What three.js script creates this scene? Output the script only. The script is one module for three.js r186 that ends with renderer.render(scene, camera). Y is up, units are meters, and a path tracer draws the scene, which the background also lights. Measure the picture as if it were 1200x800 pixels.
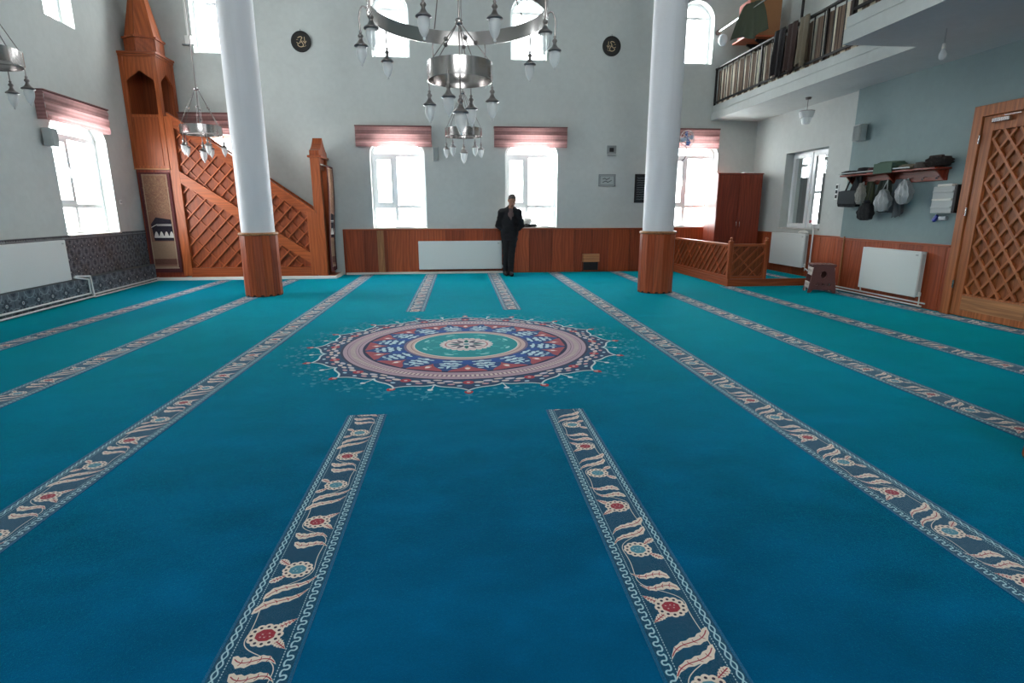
import * as THREE from 'three';
import { RoundedBoxGeometry } from 'three/addons/geometries/RoundedBoxGeometry.js';
import { mergeGeometries } from 'three/addons/utils/BufferGeometryUtils.js';
import { RectAreaLightUniformsLib } from 'three/addons/lights/RectAreaLightUniformsLib.js';

// ---------------------------------------------------------------- camera, sky, exposure
const scene = new THREE.Scene();
const camera = new THREE.PerspectiveCamera(63.26, 1.5, 0.05, 200);
const rad = (d) => d * Math.PI / 180;
camera.position.set(0, 1.32, 0);
camera.rotation.order = 'YXZ';
camera.rotation.set(rad(-13.242), rad(-5.217), rad(-0.113));
const SKY = new THREE.Color(0.97, 0.985, 1.0);          // bright overcast sky
const SKY_LEVEL = 12.0;
scene.background = SKY.clone();
scene.backgroundIntensity = SKY_LEVEL;
const renderer = new THREE.WebGLRenderer({ antialias: true });
renderer.toneMapping = THREE.LinearToneMapping;
renderer.toneMappingExposure = 1.0;
renderer.shadowMap.enabled = true;
RectAreaLightUniformsLib.init();

// ---------------------------------------------------------------- room measures (metres)
const ZB = -12.19, ZR = 2.6, XR = 6.36, XF = 6.45, ZSTEP = -8.93, YC = 7.2, TH = 0.35;
const OL = new THREE.Vector3(-5.80, 0, -7.45), aL = Math.atan(0.065);
const DL = new THREE.Vector3(-Math.sin(aL), 0, -Math.cos(aL)), NL = new THREE.Vector3(Math.cos(aL), 0, -Math.sin(aL));
const onBack = (o, x, y, d = 0) => { o.position.set(x, y, ZB + d); return o; };
const onRight = (o, z, y, d = 0, x0 = XR) => { o.position.set(x0 - d, y, z); o.rotation.y = -Math.PI / 2; return o; };
const onLeft = (o, s, y, d = 0) => { o.position.copy(OL).addScaledVector(DL, s).addScaledVector(NL, d); o.position.y = y; o.rotation.y = Math.PI / 2 + aL; return o; };
const onRear = (o, x, y, d = 0) => { o.position.set(x, y, ZR - d); o.rotation.y = Math.PI; return o; };

// ---------------------------------------------------------------- small helpers
let seed = 12345;
const rnd = () => { seed = (seed * 1664525 + 1013904223) >>> 0; return seed / 4294967296; };
const rr = (a, b) => a + (b - a) * rnd();
const V = (x, y, z) => new THREE.Vector3(x, y, z);
const taken = new Map();
function numbered(n) { const k = taken.get(n) ?? 0; taken.set(n, k + 1); return k ? n + '_' + String(k).padStart(3, '0') : n; }

function uvBox(g, grain = 'y') {
  const p = g.attributes.position, n = g.attributes.normal, uv = new Float32Array(p.count * 2), ou = rnd() * 7, ov = rnd() * 7;
  for (let i = 0; i < p.count; i++) {
    const x = p.getX(i), y = p.getY(i), z = p.getZ(i), ax = Math.abs(n.getX(i)), ay = Math.abs(n.getY(i)), az = Math.abs(n.getZ(i));
    let u, v;
    if (az >= ax && az >= ay) { if (grain === 'x') { u = y; v = x; } else { u = x; v = y; } }
    else if (ax >= ay) { if (grain === 'z') { u = y; v = z; } else { u = z; v = y; } }
    else { if (grain === 'x') { u = z; v = x; } else { u = x; v = z; } }
    uv[i * 2] = u + ou; uv[i * 2 + 1] = v + ov;
  }
  g.setAttribute('uv', new THREE.BufferAttribute(uv, 2));
  return g;
}
function clean(g) {
  g = g.index ? g.toNonIndexed() : g;
  for (const k of Object.keys(g.attributes)) if (!['position', 'normal', 'uv'].includes(k)) g.deleteAttribute(k);
  return g;
}
function move(g, x = 0, y = 0, z = 0, o = {}) {
  if (o.rx) g.rotateX(o.rx); if (o.ry) g.rotateY(o.ry); if (o.rz) g.rotateZ(o.rz);
  g.translate(x, y, z); return g;
}
// a box, chamfered when o.r is given; x, y, z its centre; o.g the direction of the grain
function bx(w, h, d, x = 0, y = 0, z = 0, o = {}) {
  const g = clean(o.r ? new RoundedBoxGeometry(w, h, d, 1, Math.min(o.r, w / 2.01, h / 2.01, d / 2.01)) : new THREE.BoxGeometry(w, h, d));
  return move(uvBox(g, o.g), x, y, z, o);
}
const bb = (x0, x1, y0, y1, z0, z1, o) => bx(x1 - x0, y1 - y0, z1 - z0, (x0 + x1) / 2, (y0 + y1) / 2, (z0 + z1) / 2, o);
const cyl = (r1, r2, h, n, x = 0, y = 0, z = 0, o = {}) => move(clean(new THREE.CylinderGeometry(r1, r2, h, n, 1, o.open)), x, y, z, o);
const ball = (r, x = 0, y = 0, z = 0, o = {}) => { const g = clean(new THREE.SphereGeometry(r, o.n ?? 12, o.m ?? 8)); if (o.s) g.scale(...o.s); return move(g, x, y, z, o); };
const lathe = (pts, n = 20) => clean(new THREE.LatheGeometry(pts.map(([a, b]) => new THREE.Vector2(a, b)), n));
const tube = (pts, r, n = 24, k = 8, closed = false) => clean(new THREE.TubeGeometry(new THREE.CatmullRomCurve3(pts.map((p) => V(...p)), closed, 'centripetal'), n, r, k, closed));
const wire = (pts, r, k = 6) => {                       // straight legs joined with balls
  const out = [];
  for (let i = 0; i + 1 < pts.length; i++) {
    const a = V(...pts[i]), b = V(...pts[i + 1]), d = b.clone().sub(a), g = clean(new THREE.CylinderGeometry(r, r, d.length(), k));
    g.applyQuaternion(new THREE.Quaternion().setFromUnitVectors(V(0, 1, 0), d.normalize())); g.translate((a.x + b.x) / 2, (a.y + b.y) / 2, (a.z + b.z) / 2); out.push(g);
    if (i) out.push(ball(r, a.x, a.y, a.z, { n: 8, m: 6 }));
  }
  return out;
};
function ext(shape, depth, o = {}) {
  const g = clean(new THREE.ExtrudeGeometry(shape, { depth, bevelEnabled: !!o.b, bevelThickness: o.b ?? 0, bevelSize: o.b ?? 0, bevelOffset: o.b ? -o.b : 0, bevelSegments: 1, curveSegments: o.n ?? 16 }));
  return o.keep ? g : uvBox(g, o.g);
}
const poly = (pts) => new THREE.Shape(pts.map(([a, b]) => new THREE.Vector2(a, b)));
function mk(name, geos, mat, parent) {
  geos = Array.isArray(geos) ? geos.flat(3) : [geos];
  const m = new THREE.Mesh(geos.length > 1 ? mergeGeometries(geos.map(clean)) : clean(geos[0]), mat);
  m.name = parent ? name : numbered(name); m.castShadow = m.receiveShadow = true;
  (parent ?? scene).add(m); return m;
}
function tag(o, label, category, group, kind) { Object.assign(o.userData, { label, category }); if (group) o.userData.group = group; if (kind) o.userData.kind = kind; return o; }
function thing(name, label, category, group) { const o = new THREE.Group(); o.name = numbered(name); scene.add(o); return tag(o, label, category, group); }
function struct(name, label, category) { const o = new THREE.Group(); o.name = numbered(name); scene.add(o); return tag(o, label, category, null, 'structure'); }
function copyOf(o, label) { const c = o.clone(); c.name = numbered(o.name.replace(/_\d{3}$/, '')); c.userData = { ...o.userData }; if (label) c.userData.label = label; scene.add(c); return c; }

// ---------------------------------------------------------------- textures
const hash = (x, y, s) => { let h = (x * 374761393 + y * 668265263 + s * 1442695041) | 0; h = Math.imul(h ^ (h >>> 13), 1274126177); h = Math.imul(h ^ (h >>> 16), 2246822519); return ((h ^ (h >>> 15)) >>> 0) / 4294967296; };
function pnoise(x, y, px, py, s) {                        // value noise with a period
  const ix = Math.floor(x), iy = Math.floor(y), fx = x - ix, fy = y - iy, u = fx * fx * (3 - 2 * fx), v = fy * fy * (3 - 2 * fy);
  const m = (a, p) => ((a % p) + p) % p, h = (a, b) => hash(m(a, px), m(b, py), s);
  return (h(ix, iy) * (1 - u) + h(ix + 1, iy) * u) * (1 - v) + (h(ix, iy + 1) * (1 - u) + h(ix + 1, iy + 1) * u) * v;
}
function fbm(u, v, px, py, oct, s) { let a = 0, w = 0.5, t = 0; for (let i = 0; i < oct; i++) { a += w * pnoise(u * px, v * py, px, py, s + i * 17); t += w; w *= 0.55; px *= 2; py *= 2; } return a / t; }
function dataTex(n, m, fn, srgb, ru, rv) {
  const d = new Uint8Array(n * m * 4);
  for (let j = 0; j < m; j++) for (let i = 0; i < n; i++) { const c = fn(i / n, j / m), k = (j * n + i) * 4; d[k] = Math.max(0, Math.min(255, c[0] * 255)); d[k + 1] = Math.max(0, Math.min(255, c[1] * 255)); d[k + 2] = Math.max(0, Math.min(255, c[2] * 255)); d[k + 3] = 255; }
  const t = new THREE.DataTexture(d, n, m); t.wrapS = t.wrapT = THREE.RepeatWrapping; t.magFilter = THREE.LinearFilter; t.minFilter = THREE.LinearMipmapLinearFilter; t.generateMipmaps = true;
  if (srgb) t.colorSpace = THREE.SRGBColorSpace; t.repeat.set(1 / ru, 1 / rv); t.needsUpdate = true; return t;
}
const woodTex = dataTex(512, 512, (u, v) => {
  const warp = fbm(u, v, 3, 2, 3, 5), ring = 0.5 + 0.5 * Math.sin((u * 9 + warp * 2.2) * Math.PI * 2), fine = fbm(u, v, 90, 5, 2, 31), mid = fbm(u, v, 14, 2, 3, 77);
  const t = 0.70 + 0.10 * ring + 0.16 * (mid - 0.5) + 0.22 * (fine - 0.5) + 0.05;
  return [t + 0.08, t + 0.02, t - 0.02];
}, true, 0.55, 1.7);
const plasterBump = dataTex(512, 512, (u, v) => { const t = 0.6 * fbm(u, v, 24, 24, 4, 3) + 0.4 * fbm(u, v, 5, 5, 3, 9); return [t, t, t]; }, false, 1.5, 1.5);
const plasterTex = dataTex(512, 512, (u, v) => { const t = 0.955 + 0.06 * (fbm(u, v, 4, 4, 5, 41) - 0.5) + 0.03 * (fbm(u, v, 50, 50, 2, 43) - 0.5); return [t, t, t]; }, true, 3.1, 3.1);
const carpetTex = dataTex(1024, 1024, (u, v) => {
  const a = fbm(u, v, 3, 4, 4, 101) - 0.5, b = fbm(u, v, 14, 22, 3, 107) - 0.5, c = hash(Math.floor(u * 1024), Math.floor(v * 1024), 3) - 0.5;
  const t = 0.86 + 0.26 * a + 0.20 * b + 0.06 * c; return [t, t, t];
}, true, 3.7, 3.7);
const carpetBump = dataTex(512, 512, (u, v) => { const t = 0.7 * hash(Math.floor(u * 512), Math.floor(v * 512), 7) + 0.3 * fbm(u, v, 60, 60, 2, 12); return [t, t, t]; }, false, 0.6, 0.6);
const clothBump = dataTex(256, 256, (u, v) => { const t = 0.5 + 0.25 * Math.sin(u * 2 * Math.PI * 64) + 0.25 * Math.sin(v * 2 * Math.PI * 64); return [t, t, t]; }, false, 0.2, 0.2);
function canvasTex(w, h, draw, o = {}) {
  const c = document.createElement('canvas'); c.width = w; c.height = h; draw(c.getContext('2d'), w, h);
  const t = new THREE.CanvasTexture(c); t.colorSpace = THREE.SRGBColorSpace; t.magFilter = THREE.LinearFilter; t.anisotropy = 8;
  if (o.rep) { t.wrapS = t.wrapT = THREE.RepeatWrapping; t.repeat.set(...o.rep); } return t;
}
const grainOver = (g, w, h, amount) => { for (let i = 0; i < w * h / 14; i++) { g.fillStyle = rnd() < 0.5 ? `rgba(0,0,0,${amount * rnd()})` : `rgba(255,255,255,${amount * rnd()})`; g.fillRect(rnd() * w, rnd() * h, 2, 2); } };

// ---------------------------------------------------------------- materials
const std = (color, roughness = 0.6, o = {}) => new THREE.MeshStandardMaterial({ color, roughness, ...o });
const phys = (color, roughness = 0.6, o = {}) => new THREE.MeshPhysicalMaterial({ color, roughness, ...o });
const wood = (color, rough = 0.42) => phys(color, rough, { map: woodTex, clearcoat: 0.12, clearcoatRoughness: 0.3, specularIntensity: 0.6 });
const M = {
  wall: std(0xd2d6d2, 0.85, { map: plasterTex, bumpMap: plasterBump, bumpScale: 0.0025 }),
  wallGreen: std(0x98abab, 0.85, { map: plasterTex, bumpMap: plasterBump, bumpScale: 0.003 }),
  ceil: std(0xdfe3e2, 0.9, { map: plasterTex }),
  column: std(0xf0f0f3, 0.6, { map: plasterTex, bumpMap: plasterBump, bumpScale: 0.002 }),
  white: std(0xf1f1ee, 0.35), whiteWarm: std(0xe9e6dc, 0.45), pvc: std(0xf2f4f5, 0.3), marble: std(0xdedbd3, 0.3, { map: plasterTex }),
  radiator: std(0xe4e8e4, 0.4), dark: std(0x17181a, 0.6), black: std(0x0e0e10, 0.45), grey: std(0x8b9090, 0.6), greyLight: std(0xb9bdbb, 0.5),
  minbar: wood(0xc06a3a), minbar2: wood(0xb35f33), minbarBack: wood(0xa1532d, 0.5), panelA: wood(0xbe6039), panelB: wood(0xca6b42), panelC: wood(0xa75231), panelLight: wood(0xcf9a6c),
  door: wood(0xd08350), doorBack: wood(0xb06c3c, 0.5), mahogany: wood(0x9c4832), mahogany2: wood(0x92402c), rail: wood(0xc8764a), fence: wood(0xc26b42), fenceBack: wood(0x9c5832, 0.5),
  steel: std(0xb9b3b1, 0.22, { metalness: 1 }), steelDark: std(0x8f8885, 0.28, { metalness: 1 }), chrome: std(0xd8d8d8, 0.15, { metalness: 1 }), iron: std(0x241f1e, 0.5, { metalness: 0.3 }),
  frosted: phys(0xf3f5f5, 0.5, { transmission: 0.6, thickness: 0, ior: 1.45 }), pane: phys(0xf6fbfb, 0.0, { transmission: 1, thickness: 0, ior: 1.45 }), bulb: phys(0xffffff, 0.05, { transmission: 1, thickness: 0.01, ior: 1.45 }),
  duct: std(0xe8e5da, 0.5),
};

// ---------------------------------------------------------------- shell with openings
function archPath(Ctor, x, y0, w, spring, rise) {
  const s = new Ctor(); s.moveTo(x - w / 2, y0); s.lineTo(x + w / 2, y0); s.lineTo(x + w / 2, spring);
  if (rise > 0) s.absellipse(x, spring, w / 2, rise, 0, Math.PI, false, 0);
  s.lineTo(x - w / 2, spring); s.closePath(); return s;
}
const rectShape = (x0, x1, y0, y1) => poly([[x0, y0], [x1, y0], [x1, y1], [x0, y1]]);
function plaster(parent, shape, mat = M.wall, th = TH) { return mk('plaster', ext(shape, th, { n: 20 }).translate(0, 0, -th), mat, parent); }
const LOW = { w: 1.12, y0: 0.955, spring: 2.46, rise: 0.36 }, UP = { w: 0.74, y0: 4.30, spring: 5.12, rise: 0.37 };
const hole = (s, x, k) => s.holes.push(archPath(THREE.Path, x, k.y0, k.w, k.spring, k.rise));

const floor = struct('floor', 'wall-to-wall blue carpet with patterned border strips', 'carpet');
const ceiling = struct('ceiling', 'plain pale plaster ceiling', 'ceiling');
mk('plaster', bb(-7.2, 7.3, YC, YC + 0.2, ZB - 0.5, ZR + 0.5), M.ceil, ceiling);

const wallBack = struct('wall_back', 'pale grey-green wall with two rows of windows behind the chandelier', 'wall');
{
  const s = rectShape(-6.7, 7.0, -0.1, YC);
  for (const x of [-4.70, -1.26, 1.53, 5.06]) hole(s, x, LOW);
  for (const x of [-4.66, -1.29, 1.466, 4.95]) hole(s, x, UP);
  plaster(wallBack, s); wallBack.position.set(0, 0, ZB);
}
const wallLeft = struct('wall_left', 'pale wall with a dado of grey flower tiles', 'wall');
const LEFT_LOW = [2.41], LEFT_UP = [2.42];
{
  const s = rectShape(-10.4, 5.1, -0.1, YC);
  for (const x of LEFT_LOW) hole(s, x, { ...LOW, w: 1.5 });
  for (const x of LEFT_UP) hole(s, x, { ...UP, y0: 4.12 });
  plaster(wallLeft, s); onLeft(wallLeft, 0, 0);
}
const wallRight = struct('wall_right', 'grey-green wall with wooden wainscot under the balcony', 'wall');
const RIGHT_UP = [];
{
  const s = rectShape(ZSTEP, ZR + 0.4, -0.1, YC);        // near section, local x = world z
  for (const z of RIGHT_UP) if (z > ZSTEP) hole(s, z, { ...UP, w: 1.0 });
  plaster(wallRight, s, M.wallGreen); onRight(wallRight, 0, 0);
}
const wallRightFar = struct('wall_right_far', 'pale wall with a two-pane window onto the porch, beside the wardrobe', 'wall');
{
  const s = rectShape(ZB - 0.36, ZSTEP, -0.1, YC);
  for (const z of RIGHT_UP) if (z < ZSTEP) hole(s, z, { ...UP, w: 1.0 });
  s.holes.push(new THREE.Path(rectShape(-10.95, -9.65, 0.965, 2.41).getPoints()));
  plaster(wallRightFar, s, M.wall); onRight(wallRightFar, 0, 0, 0, XF);
}
const wallRear = struct('wall_rear', 'pale wall behind the camera with windows', 'wall');
const REAR = [-1.6, 1.6];
{
  const s = rectShape(-7.0, 6.9, -0.1, YC);
  for (const x of REAR) hole(s, x, { ...UP, w: 2.0, spring: 5.5 });
  plaster(wallRear, s); onRear(wallRear, 0, 0);
}

// ---------------------------------------------------------------- windows
function frameRing(k, t, d, z) {                         // a frame following the arched opening
  const s = archPath(THREE.Shape, 0, k.y0, k.w, k.spring, k.rise), i = { ...k, w: k.w - 2 * t, y0: k.y0 + t, rise: k.rise > 0 ? k.rise - t : 0, spring: k.rise > 0 ? k.spring : k.spring - t };
  s.holes.push(archPath(THREE.Path, 0, i.y0, i.w, i.spring, i.rise)); return ext(s, d).translate(0, 0, z);
}
let windowCount = 0;
function makeWindow(put, k, kind, label, light = true) {
  const o = struct('window_' + (++windowCount), label, 'window'), shared = /out of the picture|balcony floor|behind the camera/.test(label);
  if (shared) o.userData.group = 'windows beyond the picture edge';
  const Z = -0.24, t = 0.06, hw = k.w / 2;
  mk('frame', frameRing(k, t, 0.06, Z), M.pvc, o);
  const panes = [];
  const rectPane = (x0, x1, y0, y1) => panes.push(new THREE.ShapeGeometry(rectShape(x0, x1, y0, y1)));
  if (kind === 'low') {
    const mx = -0.075, y1 = 1.415, y2 = k.spring;
    mk('mullion', bb(mx - 0.035, mx + 0.035, k.y0 + t, y2, Z, Z + 0.06), M.pvc, o);
    mk('transom', bb(-hw + t, hw - t, y1 - 0.03, y1 + 0.03, Z, Z + 0.062), M.pvc, o);
    mk('transom', bb(-hw + t, hw - t, y2 - 0.035, y2 + 0.035, Z, Z + 0.062), M.pvc, o);
    const sx0 = -hw + t, sx1 = mx - 0.035, sy0 = y1 + 0.03, sy1 = y2 - 0.035, ss = rectShape(sx0, sx1, sy0, sy1);
    ss.holes.push(new THREE.Path(rectShape(sx0 + 0.055, sx1 - 0.055, sy0 + 0.055, sy1 - 0.055).getPoints()));
    const sash = mk('opening_sash', ext(ss, 0.05).translate(0, 0, Z + 0.035), M.pvc, o);
    mk('handle', [bx(0.03, 0.07, 0.015, sx1 - 0.028, 1.95, Z + 0.092), bx(0.02, 0.12, 0.02, sx1 - 0.028, 1.91, Z + 0.108)], M.white, sash);
    rectPane(sx0 + 0.05, sx1 - 0.05, sy0 + 0.05, sy1 - 0.05); rectPane(mx + 0.03, hw - t, y1 + 0.02, y2 - 0.03);
    rectPane(sx0, mx - 0.03, k.y0 + t, y1 - 0.02); rectPane(mx + 0.03, hw - t, k.y0 + t, y1 - 0.02);
    panes.push(new THREE.ShapeGeometry(archPath(THREE.Shape, 0, y2 + 0.02, k.w - 2 * t, k.spring + 0.021, k.rise - t - 0.02)));
  } else if (kind === 'up') {
    const y2 = k.spring + 0.09;
    mk('transom', bb(-hw + t, hw - t, y2 - 0.025, y2 + 0.025, Z, Z + 0.062), M.pvc, o);
    rectPane(-hw + t, hw - t, k.y0 + t, k.spring);
    panes.push(new THREE.ShapeGeometry(archPath(THREE.Shape, 0, k.spring, k.w - 2 * t, k.spring + 0.001, k.rise - t)));
  } else {                                              // two tall sashes
    const n = 2, w = k.w / n;
    for (let i = 0; i < n; i++) {
      const a = -hw + i * w, b = a + w, s = rectShape(a + 0.02, b - 0.02, k.y0 + 0.03, k.spring - 0.03);
      s.holes.push(new THREE.Path(rectShape(a + 0.10, b - 0.10, k.y0 + 0.11, k.spring - 0.11).getPoints()));
      mk('sash', ext(s, 0.05).translate(0, 0, Z + 0.04), M.pvc, o);
      rectPane(a + 0.09, b - 0.09, k.y0 + 0.10, k.spring - 0.10);
    }
    mk('handle', [bx(0.03, 0.07, 0.015, 0.05, 1.6, Z + 0.097), bx(0.02, 0.12, 0.02, 0.05, 1.56, Z + 0.115)], M.white, o);
  }
  for (const g of panes) mk('pane', uvBox(clean(g)).translate(0, 0, Z + 0.03), M.pane, o);
  if (kind !== 'up') mk('sill', bb(-hw + 0.002, hw - 0.002, k.y0 + 0.001, k.y0 + 0.026, -0.18, 0.035, { r: 0.008 }), M.marble, o);
  put(o);
  if (light) {                                          // the daylight that comes in through this opening
    const top = k.spring + k.rise * 0.8, L = new THREE.RectAreaLight(SKY, SKY_LEVEL, k.w, top - k.y0);
    L.name = 'daylight_' + windowCount; L.position.set(0, (top + k.y0) / 2, -0.30); L.rotation.y = Math.PI;
    const world = new THREE.Group(); put(world); world.updateMatrixWorld(true);
    L.applyMatrix4(world.matrixWorld); scene.add(L);
  }
  return o;
}
makeWindow((o) => onBack(o, -4.70, 0), LOW, 'low', 'arched white window half hidden behind the pulpit stairs');
makeWindow((o) => onBack(o, -1.26, 0), LOW, 'low', 'arched white window left of the hanging chandelier, next to the pulpit gate');
makeWindow((o) => onBack(o, 1.53, 0), LOW, 'low', 'arched white window behind the standing man');
makeWindow((o) => onBack(o, 5.06, 0), LOW, 'low', 'arched white window beside the mahogany wardrobe');
makeWindow((o) => onBack(o, -4.66, 0), UP, 'up', 'high arched window above the pulpit stairs');
makeWindow((o) => onBack(o, -1.29, 0), UP, 'up', 'high arched window above the window next to the pulpit gate');
makeWindow((o) => onBack(o, 1.466, 0), UP, 'up', 'high arched window above the standing man');
makeWindow((o) => onBack(o, 4.95, 0), UP, 'up', 'high arched window beside the far end of the balcony');
LEFT_LOW.forEach((s, i) => makeWindow((o) => onLeft(o, s, 0), { ...LOW, w: 1.5 }, 'low', i ? 'arched window in the tiled wall, out of the picture' : 'arched white window above the flower tiles, next to the pulpit'));
LEFT_UP.forEach((s, i) => makeWindow((o) => onLeft(o, s, 0), { ...UP, y0: 4.12 }, 'up', i ? 'high window in the tiled wall, out of the picture' : 'high window in the tiled wall above the pulpit side window'));
RIGHT_UP.forEach((z) => makeWindow((o) => onRight(o, z, 0, 0, z > ZSTEP ? XR : XF), { ...UP, w: 1.0 }, 'up', 'high window over the balcony floor'));
REAR.forEach((x) => makeWindow((o) => onRear(o, x, 0), { ...UP, w: 2.0, spring: 5.5 }, 'up', 'high window in the wall behind the camera'));
makeWindow((o) => onRight(o, -10.3, 0, 0, XF), { w: 1.30, y0: 0.965, spring: 2.41, rise: 0 }, 'two', 'two-sash white window onto the porch above the convector radiator', false);

// glazed porch behind that window
{
  const o = struct('wall_porch', 'grey porch walls seen through the two-sash window', 'wall'), x1 = 8.6;
  const s = rectShape(-15.4, -8.6, -0.1, 3.1);
  const gaps = [[-13.95, -13.50, 2.12, 2.7], [-13.42, -12.98, 0.8, 2.7], [-11.7, -11.2, 0.9, 2.5]];
  for (const q of gaps) s.holes.push(new THREE.Path(rectShape(...q).getPoints()));
  const g = ext(s, 0.12).rotateY(-Math.PI / 2).translate(x1 + 0.12, 0, 0);
  mk('plaster', [g, bb(6.8, x1 + 0.12, 3.1, 3.2, -15.5, -8.5), bb(6.8, x1 + 0.12, -0.1, 0, -15.5, -8.5), bb(6.8, x1, 0, 3.1, -8.6, -8.5), bb(6.8, x1, 0, 3.1, -15.5, -15.4), bb(6.98, 7.1, 0, 3.1, -15.4, -12.5)], M.grey, o);
for (const [a, b, c, d] of gaps) mk('glazing_bar', bb(x1 + 0.02, x1 + 0.08, (c + d) / 2 - 0.03, (c + d) / 2 + 0.03, a, b), M.pvc, o);
}

// ---------------------------------------------------------------- carpet: ground, border strips, medallion
M.carpet = phys(0x006492, 0.95, { map: carpetTex, bumpMap: carpetBump, bumpScale: 0.002, sheen: 2.0, sheenRoughness: 0.55, sheenColor: new THREE.Color(0.0, 0.75, 0.72), specularIntensity: 0.1 });
mk('carpet_pile', bb(-7.2, 7.3, -0.2, 0, ZB - 0.36, ZR + 0.36), M.carpet, floor);
const CREAM = '#eedccb', RED = '#a82f3c', PALE = '#b0d4dc', NIGHT = '#074a68';
const OFFR = 0.75 + 1.579 / 0.667;
const stripTex = canvasTex(384, 1024, (g, W, H) => {
  g.fillStyle = '#06608a'; g.fillRect(0, 0, W, H); g.fillStyle = NIGHT; g.fillRect(14, 0, W - 28, H);
  const wave = (cx, amp, n, ph, lw, col) => { g.strokeStyle = col; g.lineWidth = lw; g.beginPath(); for (let i = -20; i <= H + 20; i += 4) { const x = cx + amp * Math.sin((i / H) * n * 2 * Math.PI + ph); i === -20 ? g.moveTo(x, i) : g.lineTo(x, i); } g.stroke(); };
  // twisted cord on one edge, running scrolls on the other
  wave(40, 12, 9, 0, 8, PALE); wave(40, 12, 9, Math.PI, 8, PALE);
  g.strokeStyle = PALE; g.lineWidth = 9; g.lineCap = 'round';
  for (let k = -1; k <= 18; k++) { const y = k * H / 18; g.beginPath(); g.moveTo(W - 54, y + 6); g.bezierCurveTo(W - 20, y - 14, W - 20, y + 34, W - 44, y + 26); g.bezierCurveTo(W - 60, y + 22, W - 62, y + 52, W - 54, y + 63); g.stroke(); }
  g.fillStyle = '#b9d4d8'; for (let y = 0; y < H; y += 16) { g.fillRect(68, y, 5, 9); g.fillRect(W - 78, y, 5, 9); }
  const leaf = (x, y, ang, L, B, bend) => {
    g.save(); g.translate(x, y); g.rotate(ang); g.fillStyle = CREAM; g.beginPath(); g.moveTo(-L / 2, 0);
    for (let i = 0; i <= 12; i++) { const t = i / 12; g.lineTo(-L / 2 + t * L, bend * Math.sin(t * Math.PI * 2) - B * Math.sin(Math.PI * Math.pow(t, 0.62)) * (i % 2 ? 1.12 : 0.82)); }
    for (let i = 12; i >= 0; i--) { const t = i / 12; g.lineTo(-L / 2 + t * L, bend * Math.sin(t * Math.PI * 2) + B * Math.sin(Math.PI * Math.pow(t, 0.62)) * (i % 2 ? 1.12 : 0.82)); }
    g.fill(); g.strokeStyle = RED; g.lineWidth = 5; g.beginPath(); for (let i = 1; i <= 11; i++) { const t = i / 12, yy = bend * Math.sin(t * Math.PI * 2); i === 1 ? g.moveTo(-L / 2 + t * L, yy) : g.lineTo(-L / 2 + t * L, yy); } g.stroke();
    g.lineWidth = 3.5; for (let i = 3; i < 10; i += 2) { const t = i / 12, xx = -L / 2 + t * L, yy = bend * Math.sin(t * Math.PI * 2); g.beginPath(); g.moveTo(xx, yy - B * 0.5); g.lineTo(xx + 6, yy); g.lineTo(xx, yy + B * 0.5); g.stroke(); } g.restore();
  };
  const flower = (x, y, core) => {
    g.save(); g.translate(x, y); g.scale(1.28, 1.28); g.translate(-x, -y); g.fillStyle = CREAM; for (let k = 0; k < 12; k++) { const a = k * Math.PI / 6; g.beginPath(); g.arc(x + 50 * Math.cos(a), y + 44 * Math.sin(a), 17, 0, 7); g.fill(); }
    g.beginPath(); g.ellipse(x, y, 48, 42, 0, 0, 7); g.fill();
    g.fillStyle = '#3a2c3c'; for (let k = 0; k < 12; k++) { const a = k * Math.PI / 6; g.beginPath(); g.arc(x + 51 * Math.cos(a), y + 45 * Math.sin(a), 6, 0, 7); g.fill(); }
    g.fillStyle = core; g.beginPath(); for (let k = 0; k < 8; k++) { const a = (k + 0.5) * Math.PI / 4; g.lineTo(x + 38 * Math.cos(a), y + 33 * Math.sin(a)); } g.fill();
    g.fillStyle = core === RED ? '#d9a9a0' : '#a9c8cf'; for (const [a, b] of [[-14, -8], [10, -12], [-4, 8], [16, 6], [-20, 6]]) { g.fillRect(x + a, y + b, 7, 6); } g.restore();
  };
  for (const dy of [-H, 0, H]) {
    const R = dy + 256, B = dy + 768;                   // the red and the blue flower
    g.strokeStyle = CREAM; g.lineWidth = 5; g.beginPath(); g.moveTo(100, R); g.bezierCurveTo(70, R + 130, 300, R + 120, 290, R + 250); g.bezierCurveTo(286, R + 330, 270, B - 140, 286, B - 20); g.stroke();
    g.beginPath(); g.moveTo(286, B - 20); g.bezierCurveTo(310, B + 130, 80, B + 120, 92, B + 260); g.bezierCurveTo(96, B + 340, 110, B + 430, 100, B + 512); g.stroke();
    leaf(186, R + 160, 0.30, 220, 33, 24); leaf(206, R + 262, 0.30, 220, 33, 24);
    leaf(204, B + 150, -0.66, 310, 28, -22); leaf(184, B + 262, -0.66, 310, 28, -22);
    leaf(268, R + 66, 0.75, 100, 24, 0); leaf(264, R - 72, -0.65, 110, 23, 0); leaf(112, B - 70, 0.75, 104, 24, 0); leaf(112, B + 74, -0.65, 104, 23, 0);
    flower(182, R, RED); flower(196, B, '#4f8fa3');
  }
  grainOver(g, W, H, 0.10);
}, { rep: [1, 1] });
M.strip = phys(0xffffff, 0.95, { map: stripTex, bumpMap: carpetBump, bumpScale: 0.002, specularIntensity: 0.1, sheen: 1.2, sheenRoughness: 0.55, sheenColor: new THREE.Color(0.5, 0.62, 0.68) });
stripTex.wrapS = stripTex.wrapT = THREE.RepeatWrapping;
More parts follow.
